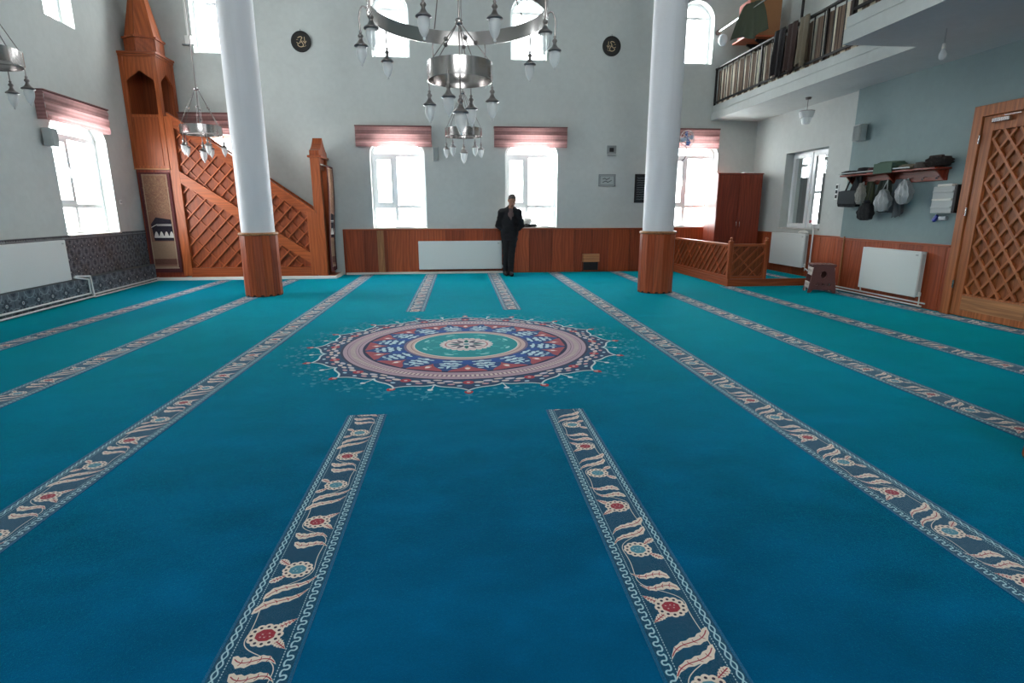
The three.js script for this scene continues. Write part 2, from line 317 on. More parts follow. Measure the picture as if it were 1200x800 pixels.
function strip(x, z0, z1, flip, ph = 0) {
  const w = 0.255, L = z0 - z1, g = clean(new THREE.BoxGeometry(w, 0.004, L)), p = g.attributes.position, uv = g.attributes.uv;
  for (let i = 0; i < p.count; i++) uv.setXY(i, (p.getX(i) * (flip ? -1 : 1)) / w + 0.5, flip ? (p.getZ(i) + (z0 + z1) / 2) / 0.667 + OFFR : (-p.getZ(i) - (z0 + z1) / 2) / 0.667 + 0.39 + ph);
  const m = mk('border_strip', g, M.strip, floor); m.position.set(x, 0.0015, (z0 + z1) / 2);
}
strip(-0.643, ZR, -3.55, false); strip(0.681, ZR, -3.53, true); strip(-0.631, -7.47, ZB + 0.02, false); strip(0.69, -7.48, ZB + 0.02, true);
for (const [x, f, far] of [[-1.974, false, ZB], [2.028, true, ZB], [-3.315, false, -11.4], [3.412, true, ZB], [-4.62, false, -11.4], [4.705, true, -9.5], [6.16, true, -8.98]]) strip(x, ZR, far + 0.02, f, f ? 0 : 0.48);

const medTex = canvasTex(2048, 2048, (g, W) => {
  const S = W / 3.8, C = W / 2; g.clearRect(0, 0, W, W); g.translate(C, C);
  const N = 16, turn = (n, f, off = 0) => { for (let k = 0; k < n; k++) { g.save(); g.rotate((k + off) * 2 * Math.PI / n); f(k); g.restore(); } };
  const ring = (r0, r1, c) => { g.fillStyle = c; g.beginPath(); g.arc(0, 0, r1 * S, 0, 2 * Math.PI); g.closePath(); if (r0 > 0) { g.moveTo(r0 * S, 0); g.arc(0, 0, r0 * S, 0, 2 * Math.PI, true); g.closePath(); } g.fill('evenodd'); };
  const drop = (r, L, B, c) => { g.fillStyle = c; g.beginPath(); g.moveTo(0, (r + L) * S); g.bezierCurveTo(B * S, (r + L * 0.6) * S, B * S, r * S, 0, r * S); g.bezierCurveTo(-B * S, r * S, -B * S, (r + L * 0.6) * S, 0, (r + L) * S); g.fill(); };
  const dot = (a, r, d, c, e = 1) => { g.fillStyle = c; g.beginPath(); g.ellipse(r * Math.sin(a) * S, r * Math.cos(a) * S, d * S, d * e * S, -a, 0, 7); g.fill(); };
  const cream = '#d8c6bd', rose = '#b89ba6', navy = '#2c4a80', teal = '#0d8f94', pale = '#b9d6e0', mist = '#2b93ac';
  // loose sprays outside the edge
  turn(N * 2, (k) => { for (const [a, r, d] of [[0, 1.60, 0.03], [0.05, 1.66, 0.022], [-0.05, 1.66, 0.022], [0, 1.72, 0.03], [0.09, 1.62, 0.02], [-0.09, 1.62, 0.02], [0.03, 1.76, 0.016], [-0.03, 1.77, 0.016], [0.06, 1.54, 0.02], [-0.06, 1.54, 0.02]]) dot(a, r - (k % 2 ? 0.06 : 0), d, k % 2 ? '#3b9db2' : mist, 0.7);
    g.strokeStyle = mist; g.lineWidth = 5; g.beginPath(); g.moveTo(0, 1.45 * S); g.lineTo(0, 1.74 * S); g.moveTo(-0.08 * S, 1.58 * S); g.quadraticCurveTo(0, 1.68 * S, 0.08 * S, 1.58 * S); g.stroke(); }, 0);
  // lobed dark edge
  turn(N, () => { g.fillStyle = '#2c4868'; g.beginPath(); g.moveTo(-0.30 * S, 1.18 * S); g.bezierCurveTo(-0.30 * S, 1.42 * S, -0.10 * S, 1.38 * S, 0, 1.50 * S); g.bezierCurveTo(0.10 * S, 1.38 * S, 0.30 * S, 1.42 * S, 0.30 * S, 1.18 * S); g.fill(); });
  turn(N, () => { g.strokeStyle = '#cfe0e0'; g.lineWidth = 9; g.lineCap = 'round'; g.beginPath(); g.moveTo(-0.268 * S, 1.335 * S); g.bezierCurveTo(-0.20 * S, 1.44 * S, -0.10 * S, 1.37 * S, 0, 1.50 * S); g.bezierCurveTo(0.10 * S, 1.37 * S, 0.20 * S, 1.44 * S, 0.268 * S, 1.335 * S); g.stroke();
    g.lineWidth = 6; g.beginPath(); g.moveTo(0, 1.50 * S); g.lineTo(0, 1.54 * S); g.moveTo(0.268 * S, 1.335 * S); g.lineTo(0.30 * S, 1.47 * S); g.stroke();
    drop(1.51, 0.075, 0.045, '#b23c44'); dot(0, 1.53, 0.018, cream);
    dot(0, 1.30, 0.045, '#b2404c'); for (let j = 0; j < 8; j++) dot(0, 1.30, 0.014, cream); 
    for (const q of [-1, 1]) { dot(q * 0.065, 1.30, 0.040, cream, 0.55); dot(q * 0.125, 1.27, 0.042, '#c9c3cc', 0.5); dot(q * 0.10, 1.345, 0.03, '#c99aa0', 0.6); dot(q * 0.165, 1.31, 0.032, cream, 0.6); dot(q * 0.05, 1.385, 0.022, pale, 0.7); dot(q * 0.19, 1.245, 0.03, cream, 0.5); } dot(Math.PI / N, 1.49, 0.022, '#d7e4e4'); });
  ring(1.20, 1.225, '#3c3550'); ring(1.02, 1.205, rose); ring(1.055, 1.06, '#5b4a5c'); ring(1.16, 1.165, '#6d5868'); ring(1.085, 1.14, '#8a6f80');
  turn(180, () => { g.fillStyle = cream; g.fillRect(-0.011 * S, 1.088 * S, 0.022 * S, 0.05 * S); });
  // blue field with red flames
  ring(0.60, 1.02, navy); ring(0.985, 1.02, '#2b2748');
  turn(N, () => { g.fillStyle = '#aa5059'; g.beginPath(); g.moveTo(-0.17 * S, 0.985 * S); g.bezierCurveTo(-0.15 * S, 0.90 * S, -0.05 * S, 0.92 * S, 0, 0.78 * S); g.bezierCurveTo(0.05 * S, 0.92 * S, 0.15 * S, 0.90 * S, 0.17 * S, 0.985 * S); g.fill(); drop(0.85, 0.10, 0.035, '#d79a8d'); dot(0, 0.90, 0.022, '#efe1da');
    g.fillStyle = '#28509a'; g.beginPath(); g.moveTo(0, 0.62 * S); g.bezierCurveTo(0.11 * S, 0.68 * S, 0.07 * S, 0.74 * S, 0, 0.77 * S); g.bezierCurveTo(-0.07 * S, 0.74 * S, -0.11 * S, 0.68 * S, 0, 0.62 * S); g.fill(); });
  turn(N, () => { drop(0.80, 0.12, 0.02, pale); for (const [a, r, d] of [[0, 0.76, 0.024], [0.05, 0.82, 0.026], [-0.05, 0.82, 0.026], [0.045, 0.74, 0.022], [-0.045, 0.74, 0.022], [0.03, 0.68, 0.022], [-0.03, 0.68, 0.022], [0.085, 0.77, 0.022], [-0.085, 0.77, 0.022], [0, 0.66, 0.018], [0.09, 0.68, 0.018], [-0.09, 0.68, 0.018], [0.06, 0.885, 0.02], [-0.06, 0.885, 0.02]]) dot(a * 1.1, r, d * 1.45, a % 0.02 ? pale : '#cfe2e8', 0.55); }, 0.5);
  ring(0.585, 0.625, '#7a6580'); ring(0.52, 0.60, '#cdb0a8'); ring(0.55, 0.556, '#7d5a62'); ring(0.515, 0.53, '#e0d6cf');
  ring(0, 0.518, teal); turn(8, () => { dot(0, 0.44, 0.05, '#8fcfd0', 0.35); dot(0.12, 0.40, 0.03, '#4fb5b6', 0.5); dot(-0.12, 0.40, 0.03, '#4fb5b6', 0.5); drop(0.27, 0.10, 0.022, '#37a9ab'); }, 0.5);
  // rosette
  ring(0, 0.245, '#d9cdca'); ring(0.205, 0.222, '#b9787c'); turn(24, () => dot(0, 0.245, 0.028, '#d9cdca'));
  turn(12, (k) => drop(0.07, 0.12, 0.03, k % 3 ? '#3f3a50' : '#0c5f5c')); ring(0, 0.055, '#d9cdca'); ring(0, 0.03, '#37818a');
  g.globalCompositeOperation = 'source-atop'; g.setTransform(1, 0, 0, 1, 0, 0); grainOver(g, W, W, 0.10);
});
M.medallion = phys(0xffffff, 0.95, { map: medTex, alphaTest: 0.5, transparent: true, bumpMap: carpetBump, bumpScale: 0.002, specularIntensity: 0.1, sheen: 0.9, sheenRoughness: 0.55, sheenColor: new THREE.Color(0.45, 0.58, 0.62) });
{ const g = clean(new THREE.CircleGeometry(1.88, 64)); const p = g.attributes.position, uv = g.attributes.uv; for (let i = 0; i < p.count; i++) uv.setXY(i, p.getX(i) / 3.8 + 0.5, p.getY(i) / 3.8 + 0.5); g.rotateX(-Math.PI / 2);
  const m = mk('medallion', g, M.medallion, floor); m.position.set(0.037, 0.004, -5.5); m.userData.label = 'round woven medallion with red, navy and teal flowers'; }

// ---------------------------------------------------------------- wainscots, tiles, skirtings
function wainscot(parent, x0, x1, y1, mats, w = 0.46) {    // boards standing side by side with narrow gaps
  mk('batten', bb(x0, x1, 0, y1 - 0.02, 0.002, 0.012), M.panelC, parent);
  for (let x = x0, i = 0; x < x1 - 0.02; i++) { const e = Math.min(x1, x + w * (0.8 + 0.4 * rnd())); mk('panel', bb(x + 0.003, e - 0.003, 0.01, y1 - 0.03, 0.012, 0.032, { r: 0.004 }), mats[Math.floor(rnd() * mats.length)], parent); x = e; }
  mk('cap_rail', bb(x0, x1, y1 - 0.03, y1, 0.002, 0.05, { r: 0.008, g: 'x' }), M.panelB, parent);
}
wainscot(wallBack, -2.46, 6.44, 0.955, [M.panelA, M.panelC, M.panelB, M.panelA]);
mk('pilaster_strip', bb(-1.76, -1.62, 0.03, 0.93, 0.032, 0.045, { r: 0.004 }), M.panelLight, wallBack);
mk('pilaster_strip', bb(-2.46, -2.42, 0.0, 0.95, 0.004, 0.06, { r: 0.004 }), M.panelC, wallBack);
{ const o = new THREE.Group(); o.name = 'hatch'; wallBack.add(o); o.position.set(2.86, 0.02, 0.032);
  mk('flap', bb(-0.19, 0.19, 0.20, 0.38, 0.0, 0.05, { r: 0.006, g: 'x' }), M.panelLight, o); mk('jamb', [bb(-0.20, -0.17, 0, 0.21, 0, 0.03), bb(0.17, 0.20, 0, 0.21, 0, 0.03), bb(-0.2, 0.2, 0, 0.02, 0, 0.03)], M.panelC, o); mk('opening', bb(-0.17, 0.17, 0.02, 0.20, 0.001, 0.006), M.dark, o); }
wainscot(wallRight, ZSTEP, -6.72, 0.88, [M.panelA, M.panelC, M.panelA], 0.34);
wainscot(wallRight, -5.30, ZR, 0.88, [M.panelA, M.panelC]);
wainscot(wallRightFar, ZB + 0.04, ZSTEP, 0.89, [M.panelB, M.panelB, M.minbar2], 0.4);

const tileTex = canvasTex(256, 256, (g, W) => {
  g.fillStyle = '#5d666d'; g.fillRect(0, 0, W, W);
  g.strokeStyle = '#a6b0b2'; g.lineWidth = 7; for (const [x, y] of [[0, 0], [W, 0], [0, W], [W, W]]) { g.beginPath(); g.arc(x, y, 84, 0, 7); g.stroke(); }
  g.fillStyle = '#2a3440'; for (let k = 0; k < 8; k++) { g.save(); g.translate(128, 128); g.rotate(k * Math.PI / 4); g.beginPath(); g.ellipse(0, 48, 15, 30, 0, 0, 7); g.fill(); g.restore(); }
  g.fillStyle = '#c3c9c8'; g.beginPath(); g.arc(128, 128, 20, 0, 7); g.fill(); g.fillStyle = '#7a4a46'; g.beginPath(); g.arc(128, 128, 9, 0, 7); g.fill();
  g.strokeStyle = '#98a3a6'; g.lineWidth = 5; for (let k = 0; k < 4; k++) { g.save(); g.translate(128, 128); g.rotate(k * Math.PI / 2 + 0.78); g.beginPath(); g.moveTo(0, 50); g.bezierCurveTo(36, 70, 36, 104, 0, 116); g.bezierCurveTo(-36, 104, -36, 70, 0, 50); g.stroke(); g.restore(); }
  g.fillStyle = '#2f3c49'; for (const [x, y] of [[0, 0], [W, 0], [0, W], [W, W]]) { g.beginPath(); g.arc(x, y, 40, 0, 7); g.fill(); } grainOver(g, W, W, 0.1);
});
const borderTex = canvasTex(256, 128, (g, W, H) => { g.fillStyle = '#27313b'; g.fillRect(0, 0, W, H); g.strokeStyle = '#a9b2b3'; g.lineWidth = 9; for (let k = -1; k < 5; k++) { g.beginPath(); g.moveTo(k * 64, 100); g.bezierCurveTo(k * 64 + 10, 20, k * 64 + 54, 20, k * 64 + 64, 100); g.stroke(); g.beginPath(); g.arc(k * 64 + 32, 74, 10, 0, 7); g.stroke(); } g.fillStyle = '#8d989b'; g.fillRect(0, 4, W, 7); g.fillRect(0, H - 11, W, 7); });
M.tile = std(0xffffff, 0.28, { map: tileTex }); M.tileB = std(0xe6ddd6, 0.28, { map: tileTex }); M.border = std(0xffffff, 0.28, { map: borderTex }); M.grout = std(0x6a6d6c, 0.9);
function faceUV(g) { const p = g.attributes.position, uv = g.attributes.uv; g.computeBoundingBox(); const b = g.boundingBox; for (let i = 0; i < p.count; i++) uv.setXY(i, (p.getX(i) - b.min.x) / (b.max.x - b.min.x), (p.getY(i) - b.min.y) / (b.max.y - b.min.y)); return g; }
{
  mk('grout', [bb(-1.4, 4.72, 0, 0.97, 0.001, 0.006), bb(-1.4, 4.0, 0, 0.325, 0.006, 0.112)], M.grout, wallLeft);
  const tg = faceUV(bx(0.186, 0.186, 0.008, 0, 0, 0, { r: 0.002 })), bg = faceUV(bx(0.186, 0.078, 0.010, 0, 0, 0, { r: 0.002 })), pg = faceUV(bx(0.296, 0.296, 0.008, 0, 0, 0, { r: 0.002 })), tp = faceUV(bx(0.296, 0.008, 0.112, 0, 0, 0));
  for (let i = 0; i < 32; i++) for (let j = 0; j < 3; j++) { const m = mk('tile', tg, (j + i) % 5 === 2 ? M.tileB : M.tile, wallLeft); m.position.set(-1.3 + i * 0.19, 0.415 + j * 0.19 + 0.01, 0.009); }
  for (let i = 0; i < 32; i++) { const m = mk('border_tile', bg, M.border, wallLeft); m.position.set(-1.3 + i * 0.19, 0.935, 0.010); }
  for (let i = 0; i < 18; i++) { const m = mk('plinth_tile', pg, M.tile, wallLeft); m.position.set(-1.25 + i * 0.3, 0.165, 0.116); const t = mk('plinth_top_tile', tp, M.grout, wallLeft); t.position.set(-1.25 + i * 0.3, 0.327, 0.062); }
}
{ const o = struct('baseboard_back', 'thin white cable duct along the foot of the wooden wainscot', 'skirting'); mk('duct', bb(-2.44, 0.95, 0.0, 0.045, ZB + 0.034, ZB + 0.075, { r: 0.006 }), M.duct, o); }

// ---------------------------------------------------------------- columns
function column(x, z, label) {
  const o = thing('column', label, 'column', 'four round columns'); o.position.set(x, 0, z);
  mk('shaft', lathe([[0.0, 0.92], [0.240, 0.92], [0.247, 1.0], [0.250, 3.0], [0.250, YC], [0, YC]], 48), M.column, o);
  const n = 14, R = 0.272, w = 2 * R * Math.tan(Math.PI / n);
  mk('core', cyl(R - 0.012, R - 0.012, 0.93, 28, 0, 0.47, 0), M.panelC, o);
  for (let k = 0; k < n; k++) { const a = (k + 0.5) * 2 * Math.PI / n, m = mk('plank', bx(w - 0.003, 0.95, 0.016, 0, 0.485, 0, { r: 0.003 }), [M.panelA, M.panelB, M.panelC, M.panelB][k % 4], o); m.position.set(Math.sin(a) * (R - 0.004), 0, Math.cos(a) * (R - 0.004)); m.rotation.y = a; }
  mk('trim_ring', lathe([[0.24, 0.955], [0.285, 0.955], [0.297, 0.97], [0.297, 0.985], [0.285, 1.0], [0.25, 1.0]], 32), M.panelLight, o);
  mk('foot_ring', cyl(0.278, 0.28, 0.03, 28, 0, 0.017, 0), M.dark, o);
}
column(-3.19, -9.28, 'white round column with wooden casing standing in front of the pulpit stairs');
column(3.22, -8.98, 'white round column with wooden casing carrying the small blue fan');
column(3.27, -2.38, 'white round column with wooden casing standing across from the lattice door');
column(-3.19, -2.40, 'near column on the pulpit side, out of the picture');

// ---------------------------------------------------------------- pelmets over the low windows
const pelmetTex = dataTex(128, 256, (u, v) => { const b = (v * 8) % 1, t = 0.82 + 0.10 * (b < 0.5 ? 1 : 0) + 0.10 * (fbm(u, v, 40, 8, 2, 61) - 0.5); return [t, t * 0.97, t * 0.97]; }, true, 0.4, 0.40);
M.pelmet = phys(0xcfa3a0, 0.9, { map: pelmetTex, transmission: 0.5, thickness: 0, side: THREE.DoubleSide }); M.pelmetTop = std(0x7d5553, 0.7);
function pelmet(put, w, label) {
  const o = thing('window_pelmet', label, 'pelmet', 'pink pelmets over the low windows'), h = 0.385, d = 0.13, n = 26, pts = [];
  // fabric front that hangs in three soft horizontal folds
  const g = new THREE.PlaneGeometry(w, h, 2, n), p = g.attributes.position;
  for (let i = 0; i < p.count; i++) { const y = p.getY(i) + h / 2, f = (y / h * 3.0) % 1; p.setZ(i, d + 0.022 * Math.sin(f * Math.PI) - 0.012); p.setY(i, y); }
  g.computeVertexNormals(); mk('fabric', uvBox(clean(g)), M.pelmet, o);
  for (const q of [-1, 1]) mk('side_fabric', bb(q * w / 2 - 0.003, q * w / 2 + 0.003, 0.005, h, 0.005, d - 0.005), M.pelmet, o);
  mk('top_board', bb(-w / 2 - 0.008, w / 2 + 0.008, h, h + 0.022, 0.002, d + 0.02, { r: 0.006, g: 'x' }), M.pelmetTop, o);
  mk('seam', [bb(-w / 2, w / 2, h * 0.30, h * 0.30 + 0.008, d - 0.014, d - 0.008), bb(-w / 2, w / 2, h * 0.64, h * 0.64 + 0.008, d - 0.014, d - 0.008)], M.pelmetTop, o);
  put(o);
}
pelmet((o) => onBack(o, -1.305, 2.60), 1.52, 'dusty pink pelmet over the window next to the pulpit gate');
pelmet((o) => onBack(o, 1.505, 2.605), 1.52, 'dusty pink pelmet over the window behind the man');
pelmet((o) => onBack(o, 4.85, 2.61), 1.42, 'dusty pink pelmet over the window beside the wardrobe');
pelmet((o) => onBack(o, -4.72, 2.80), 1.40, 'pale pelmet top glimpsed behind the pulpit stairs');
pelmet((o) => onLeft(o, 2.27, 2.59), 1.66, 'dusty pink pelmet over the window above the flower tiles');

// ---------------------------------------------------------------- radiators and pipes
function radiator(label, w, h, put, o2 = {}) {
  const o = thing('radiator', label, 'radiator', 'white panel radiators'), d = 0.10;
  mk('front_panel', bb(-w / 2, w / 2, 0, h, d - 0.018, d, { r: 0.012 }), M.radiator, o);
  mk('back_panel', bb(-w / 2 + 0.01, w / 2 - 0.01, 0.01, h - 0.01, 0.022, 0.034), M.radiator, o);
  for (const q of [-1, 1]) mk('side_cover', bb(q * (w / 2 - 0.006) - 0.006, q * (w / 2 - 0.006) + 0.006, 0.012, h - 0.005, 0.022, d - 0.01, { r: 0.003 }), M.radiator, o);
  const n = Math.round(w / 0.045); mk('top_grille', [bb(-w / 2, w / 2, h - 0.01, h - 0.002, 0.022, 0.032), ...Array.from({ length: n }, (_, i) => bx(0.018, 0.008, 0.052, -w / 2 + (i + 0.5) * w / n, h - 0.006, 0.057))], M.radiator, o);
  mk('convector_fins', Array.from({ length: Math.round(w / 0.05) }, (_, i) => bx(0.004, h - 0.06, 0.045, -w / 2 + 0.03 + i * 0.05, h / 2, 0.057)), M.greyLight, o);
  for (const q of [-1, 1]) mk('bracket', bx(0.03, 0.1, 0.022, q * w * 0.3, h * 0.7, 0.012), M.greyLight, o);
  const vx = (o2.valve ?? 1) * (w / 2 + 0.03);
  mk('valve', [cyl(0.014, 0.014, 0.05, 10, vx, 0.05, 0.055, { }), cyl(0.010, 0.010, 0.06, 10, vx - Math.sign(vx) * 0.02, 0.05, 0.055, { rz: 0 }), ...wire([[vx - Math.sign(vx) * 0.03, 0.05, 0.055], [vx, 0.05, 0.055], [vx, -(o2.drop ?? 0.05), 0.055]], 0.009)], M.whiteWarm, o);
  mk('maker_plate', bx(0.045, 0.02, 0.002, w / 2 - 0.07, h - 0.05, d + 0.001), M.greyLight, o);
  put(o); return o;
}
radiator('long white radiator under the wainscot window, behind the standing man', 1.78, 0.60, (o) => onBack(o, -0.005, 0.10, 0.035), { valve: 1, drop: 0.07 });
radiator('white radiator hanging on the flower tiles', 1.75, 0.585, (o) => onLeft(o, 0.48, 0.335, 0.018), { valve: 1, drop: 0.02 });
radiator('white radiator on the wooden wainscot next to the lattice door', 1.13, 0.625, (o) => onRight(o, -7.615, 0.145, 0.034), { valve: 1, drop: 0.10 });
radiator('white convector radiator under the porch window', 1.13, 0.62, (o) => onRight(o, -10.4, 0.275, 0.034, XF), { valve: 1, drop: 0.05 });
function pipes(label, parts, mat = M.white) { const o = thing('heating_pipe', label, 'pipe', 'white heating pipes'); parts.forEach(([pts, r]) => mk('pipe', wire(pts, r, 8), mat, o)); return o; }
onLeft(pipes('pair of white heating pipes along the tiled plinth', [
  [[[-1.4, 0.085, 0.150], [1.70, 0.085, 0.150], [1.70, 0.30, 0.150], [1.42, 0.36, 0.11]], 0.0125],
  [[[-1.4, 0.03, 0.165], [1.755, 0.03, 0.165], [1.755, 0.345, 0.150], [1.46, 0.375, 0.10]], 0.0125],
  [[[1.755, 0.06, 0.150], [4.0, 0.06, 0.150]], 0.0125], [[[1.755, 0.02, 0.165], [4.0, 0.02, 0.165]], 0.0125]]), 0, 0);
onRight(pipes('white heating pipes along the floor under the wainscot radiator', [
  [[[-8.92, 0.075, 0.06], [-6.95, 0.075, 0.06]], 0.011], [[[-8.92, 0.03, 0.06], [-7.00, 0.03, 0.06]], 0.011], [[[-8.20, 0.075, 0.06], [-8.20, 0.16, 0.075]], 0.010]]), 0, 0);
onRight(pipes('thin pale conduit rising up the wainscot beside the step stool', [[[[-8.76, 0.03, 0.045], [-8.76, 0.90, 0.045]], 0.012]], M.panelLight), 0, 0);
onRight(pipes('white pipe beside the convector radiator', [[[[-9.72, 0.12, 0.06], [-9.72, 1.0, 0.06]], 0.014], [[[-9.72, 0.22, 0.06], [-9.80, 0.27, 0.08]], 0.011]]), 0, 0);
scene.children[scene.children.length - 1].position.x = XF;

// ---------------------------------------------------------------- lattice slats clipped to a polygon
function clipLine(pts, nx, ny, c) {                       // the part of the line n.p = c inside a convex polygon
  const hit = [];
  for (let i = 0; i < pts.length; i++) { const [ax, ay] = pts[i], [bx_, by] = pts[(i + 1) % pts.length], da = ax * nx + ay * ny - c, db = bx_ * nx + by * ny - c; if ((da < 0) !== (db < 0)) { const t = da / (da - db); hit.push([ax + (bx_ - ax) * t, ay + (by - ay) * t]); } }
  return hit.length >= 2 ? [hit[0], hit[1]] : null;
}
function slats(parent, pts, deg, step, w, d, z, mat, off = 0) {
  const a = rad(deg), nx = -Math.sin(a), ny = Math.cos(a), cs = pts.map(([x, y]) => x * nx + y * ny), lo = Math.min(...cs), hi = Math.max(...cs);
  for (let c = Math.ceil((lo - off) / step) * step + off; c < hi; c += step) {
    const s = clipLine(pts, nx, ny, c); if (!s) continue;
    const L = Math.hypot(s[1][0] - s[0][0], s[1][1] - s[0][1]); if (L < 0.07) continue;
    const m = mk('slat', bx(L, w, d, 0, 0, 0, { g: 'x', r: 0.004 }), mat, parent);
    m.position.set((s[0][0] + s[1][0]) / 2, (s[0][1] + s[1][1]) / 2, z); m.rotation.z = Math.atan2(s[1][1] - s[0][1], s[1][0] - s[0][0]);
  }
}

// ---------------------------------------------------------------- the pulpit
const Z0 = -11.5;                                        // its long side faces the room
{
  const o = thing('pulpit', 'tall orange wooden pulpit with lattice stairs and a pointed roof in the corner', 'pulpit');
  o.position.set(0, 0, Z0); const bk = ZB - Z0 + 0.06;    // local z: 0 is the long side, bk the wall
  const slope = -0.70, railY = (x) => 2.97 + slope * (x + 5.22), beamY = (x) => 1.98 + slope * 0.96 * (x + 5.31);
  // base and frame of the stairs side
  mk('base_rail', bb(-5.3, -2.88, 0.06, 0.24, -0.05, 0.02, { g: 'x', r: 0.006 }), M.minbar2, o);
  const band = (f, x0, x1, t0, t1, z0, z1, mat, name) => mk(name, ext(poly([[x0, f(x0) + t0], [x1, f(x1) + t0], [x1, f(x1) + t1], [x0, f(x0) + t1]]), z1 - z0, { g: 'x' }).translate(0, 0, z0), mat, o);
  band(railY, -5.36, -2.82, -0.17, 0, -0.05, 0.02, M.minbar2, 'stair_stringer');
  band(railY, -5.36, -2.80, 0, 0.045, -0.07, 0.045, M.minbar, 'handrail');
  band(beamY, -5.3, -2.86, -0.11, 0.11, -0.05, 0.022, M.minbar, 'diagonal_beam');
  mk('backing_panel', ext(poly([[-5.34, 0.08], [-2.84, 0.08], [-2.84, railY(-2.84) - 0.06], [-5.34, railY(-5.34) - 0.06]]), 0.02).translate(0, 0, -0.07), M.minbarBack, o);
  mk('stile', bb(-5.43, -5.27, 0.08, railY(-5.35) - 0.02, -0.05, 0.024, { r: 0.006 }), M.minbar, o);
  mk('stile', bb(-2.99, -2.84, 0.08, railY(-2.9) - 0.02, -0.05, 0.024, { r: 0.006 }), M.minbar, o);
  const lower = [[-5.27, 0.24], [-3.16, 0.24], [-3.16, beamY(-3.16) - 0.10 > 0.24 ? beamY(-3.16) - 0.10 : 0.25], [-5.27, beamY(-5.27) - 0.11]];
  slats(o, lower, 45, 0.175, 0.026, 0.03, -0.03, M.minbar); slats(o, lower, -45, 0.35, 0.028, 0.022, -0.034, M.minbar2, 0.05);
  const upper = [[-5.27, beamY(-5.27) + 0.11], [-2.99, beamY(-2.99) + 0.11], [-2.99, railY(-2.99) - 0.17], [-5.27, railY(-5.27) - 0.17]];
  slats(o, upper, 45, 0.175, 0.026, 0.03, -0.03, M.minbar); slats(o, upper, -45, 0.20, 0.028, 0.022, -0.034, M.minbar2, 0.05);
  // steps behind the lattice
  for (let k = 0; k < 9; k++) mk('step', bb(-5.3 + k * 0.27, -5.3 + (k + 1) * 0.27, 0, 2.06 - k * 0.225, bk + 0.0, -0.08), M.minbarBack, o);
  mk('far_side_panel', ext(poly([[-5.34, 0.08], [-2.84, 0.08], [-2.84, railY(-2.84)], [-5.34, railY(-5.34)]]), 0.03).translate(0, 0, bk), M.minbar2, o);
  // the kiosk in the corner
  const x0 = -6.055, x1 = -5.43, kz0 = bk, kz1 = 0.02, t = 0.07;
  mk('kiosk_base', bb(x0, x1, 0.06, 2.09, kz0, kz1 - 0.015, { r: 0.006 }), M.mahogany, o);
  mk('ledge', bb(x0 - 0.01, x1 + 0.015, 2.09, 2.115, kz0, kz1 + 0.03, { r: 0.006, g: 'x' }), M.panelLight, o);
  const archHole = (xa, xb) => { const m = (xa + xb) / 2, w = (xb - xa) / 2, h = new THREE.Path(); h.moveTo(xa, 3.07); h.lineTo(xb, 3.07); h.lineTo(xb, 3.64); h.quadraticCurveTo(m + w * 0.75, 3.70, m + w * 0.45, 3.74); h.lineTo(m, 3.82); h.lineTo(m - w * 0.45, 3.74); h.quadraticCurveTo(m - w * 0.75, 3.70, xa, 3.64); h.closePath(); return h; };
  const front = rectShape(x0, x1, 2.115, 4.10); front.holes.push(archHole(x0 + 0.075, x1 - 0.065));
  mk('front_face', ext(front, 0.03).translate(0, 0, kz1 - 0.03), M.minbar, o);
  mk('parapet_panel', bb(x0 + 0.08, x1 - 0.09, 2.16, 3.02, kz1, kz1 + 0.012, { r: 0.004 }), M.minbar2, o);
  const side = rectShape(kz0, kz1 - 0.03, 2.115, 4.10); side.holes.push(archHole(kz0 + 0.10, kz1 - 0.10));
  mk('side_face', ext(side, 0.03).rotateY(-Math.PI / 2).translate(x1, 0, 0), M.minbar2, o);
  mk('far_face', bb(x0, x1, 2.115, 4.1, kz0, kz0 + 0.03), M.minbarBack, o); mk('wall_face', bb(x0, x0 + 0.03, 2.115, 4.1, kz0 + 0.03, kz1 - 0.03), M.minbarBack, o);
  for (const [x, z] of [[x0 + 0.03, kz1 - 0.02], [x1 - 0.03, kz1 - 0.02], [x1 - 0.03, kz0 + 0.04]]) mk('corner_post', bx(0.075, 2.0, 0.075, x, 3.1, z, { r: 0.008 }), M.minbar, o);
  mk('cornice', [bb(x0 - 0.03, x1 + 0.04, 4.09, 4.13, kz0, kz1 + 0.04, { r: 0.008, g: 'x' }), bb(x0 - 0.015, x1 + 0.02, 4.05, 4.09, kz0, kz1 + 0.02, { r: 0.008, g: 'x' })], M.minbar2, o);
  const cx = (x0 + x1) / 2 + 0.02, cz = (kz0 + kz1) / 2 + 0.04;
  mk('roof_drum', [cyl(0.315, 0.315, 0.24, 6, cx, 4.25, cz, { }), cyl(0.345, 0.345, 0.035, 6, cx, 4.385, cz)], M.minbar2, o).geometry.computeVertexNormals();
  mk('spire', cyl(0.012, 0.30, 1.35, 6, cx, 5.07, cz), M.minbar, o).geometry.computeVertexNormals();
  mk('finial', [ball(0.03, cx, 5.76, cz), cyl(0.006, 0.012, 0.2, 8, cx, 5.87, cz), ball(0.02, cx, 5.85, cz)], M.steelDark, o);
  // gate at the foot of the stairs, seen from its edge
  const gx = -2.74;
  for (const [za, zb] of [[-0.13, 0.025], [bk, bk + 0.12]]) mk('gate_post', bb(gx - 0.11, gx + 0.07, 0.06, 2.36, za, zb, { r: 0.008 }), M.minbar, o);
  const lint = new THREE.Shape(); lint.moveTo(bk, 2.36); lint.lineTo(0.025, 2.36); lint.lineTo(0.025, 2.46); lint.quadraticCurveTo(-0.16, 2.50, (bk) / 2, 2.72); lint.quadraticCurveTo(bk + 0.16, 2.50, bk, 2.46); lint.closePath();
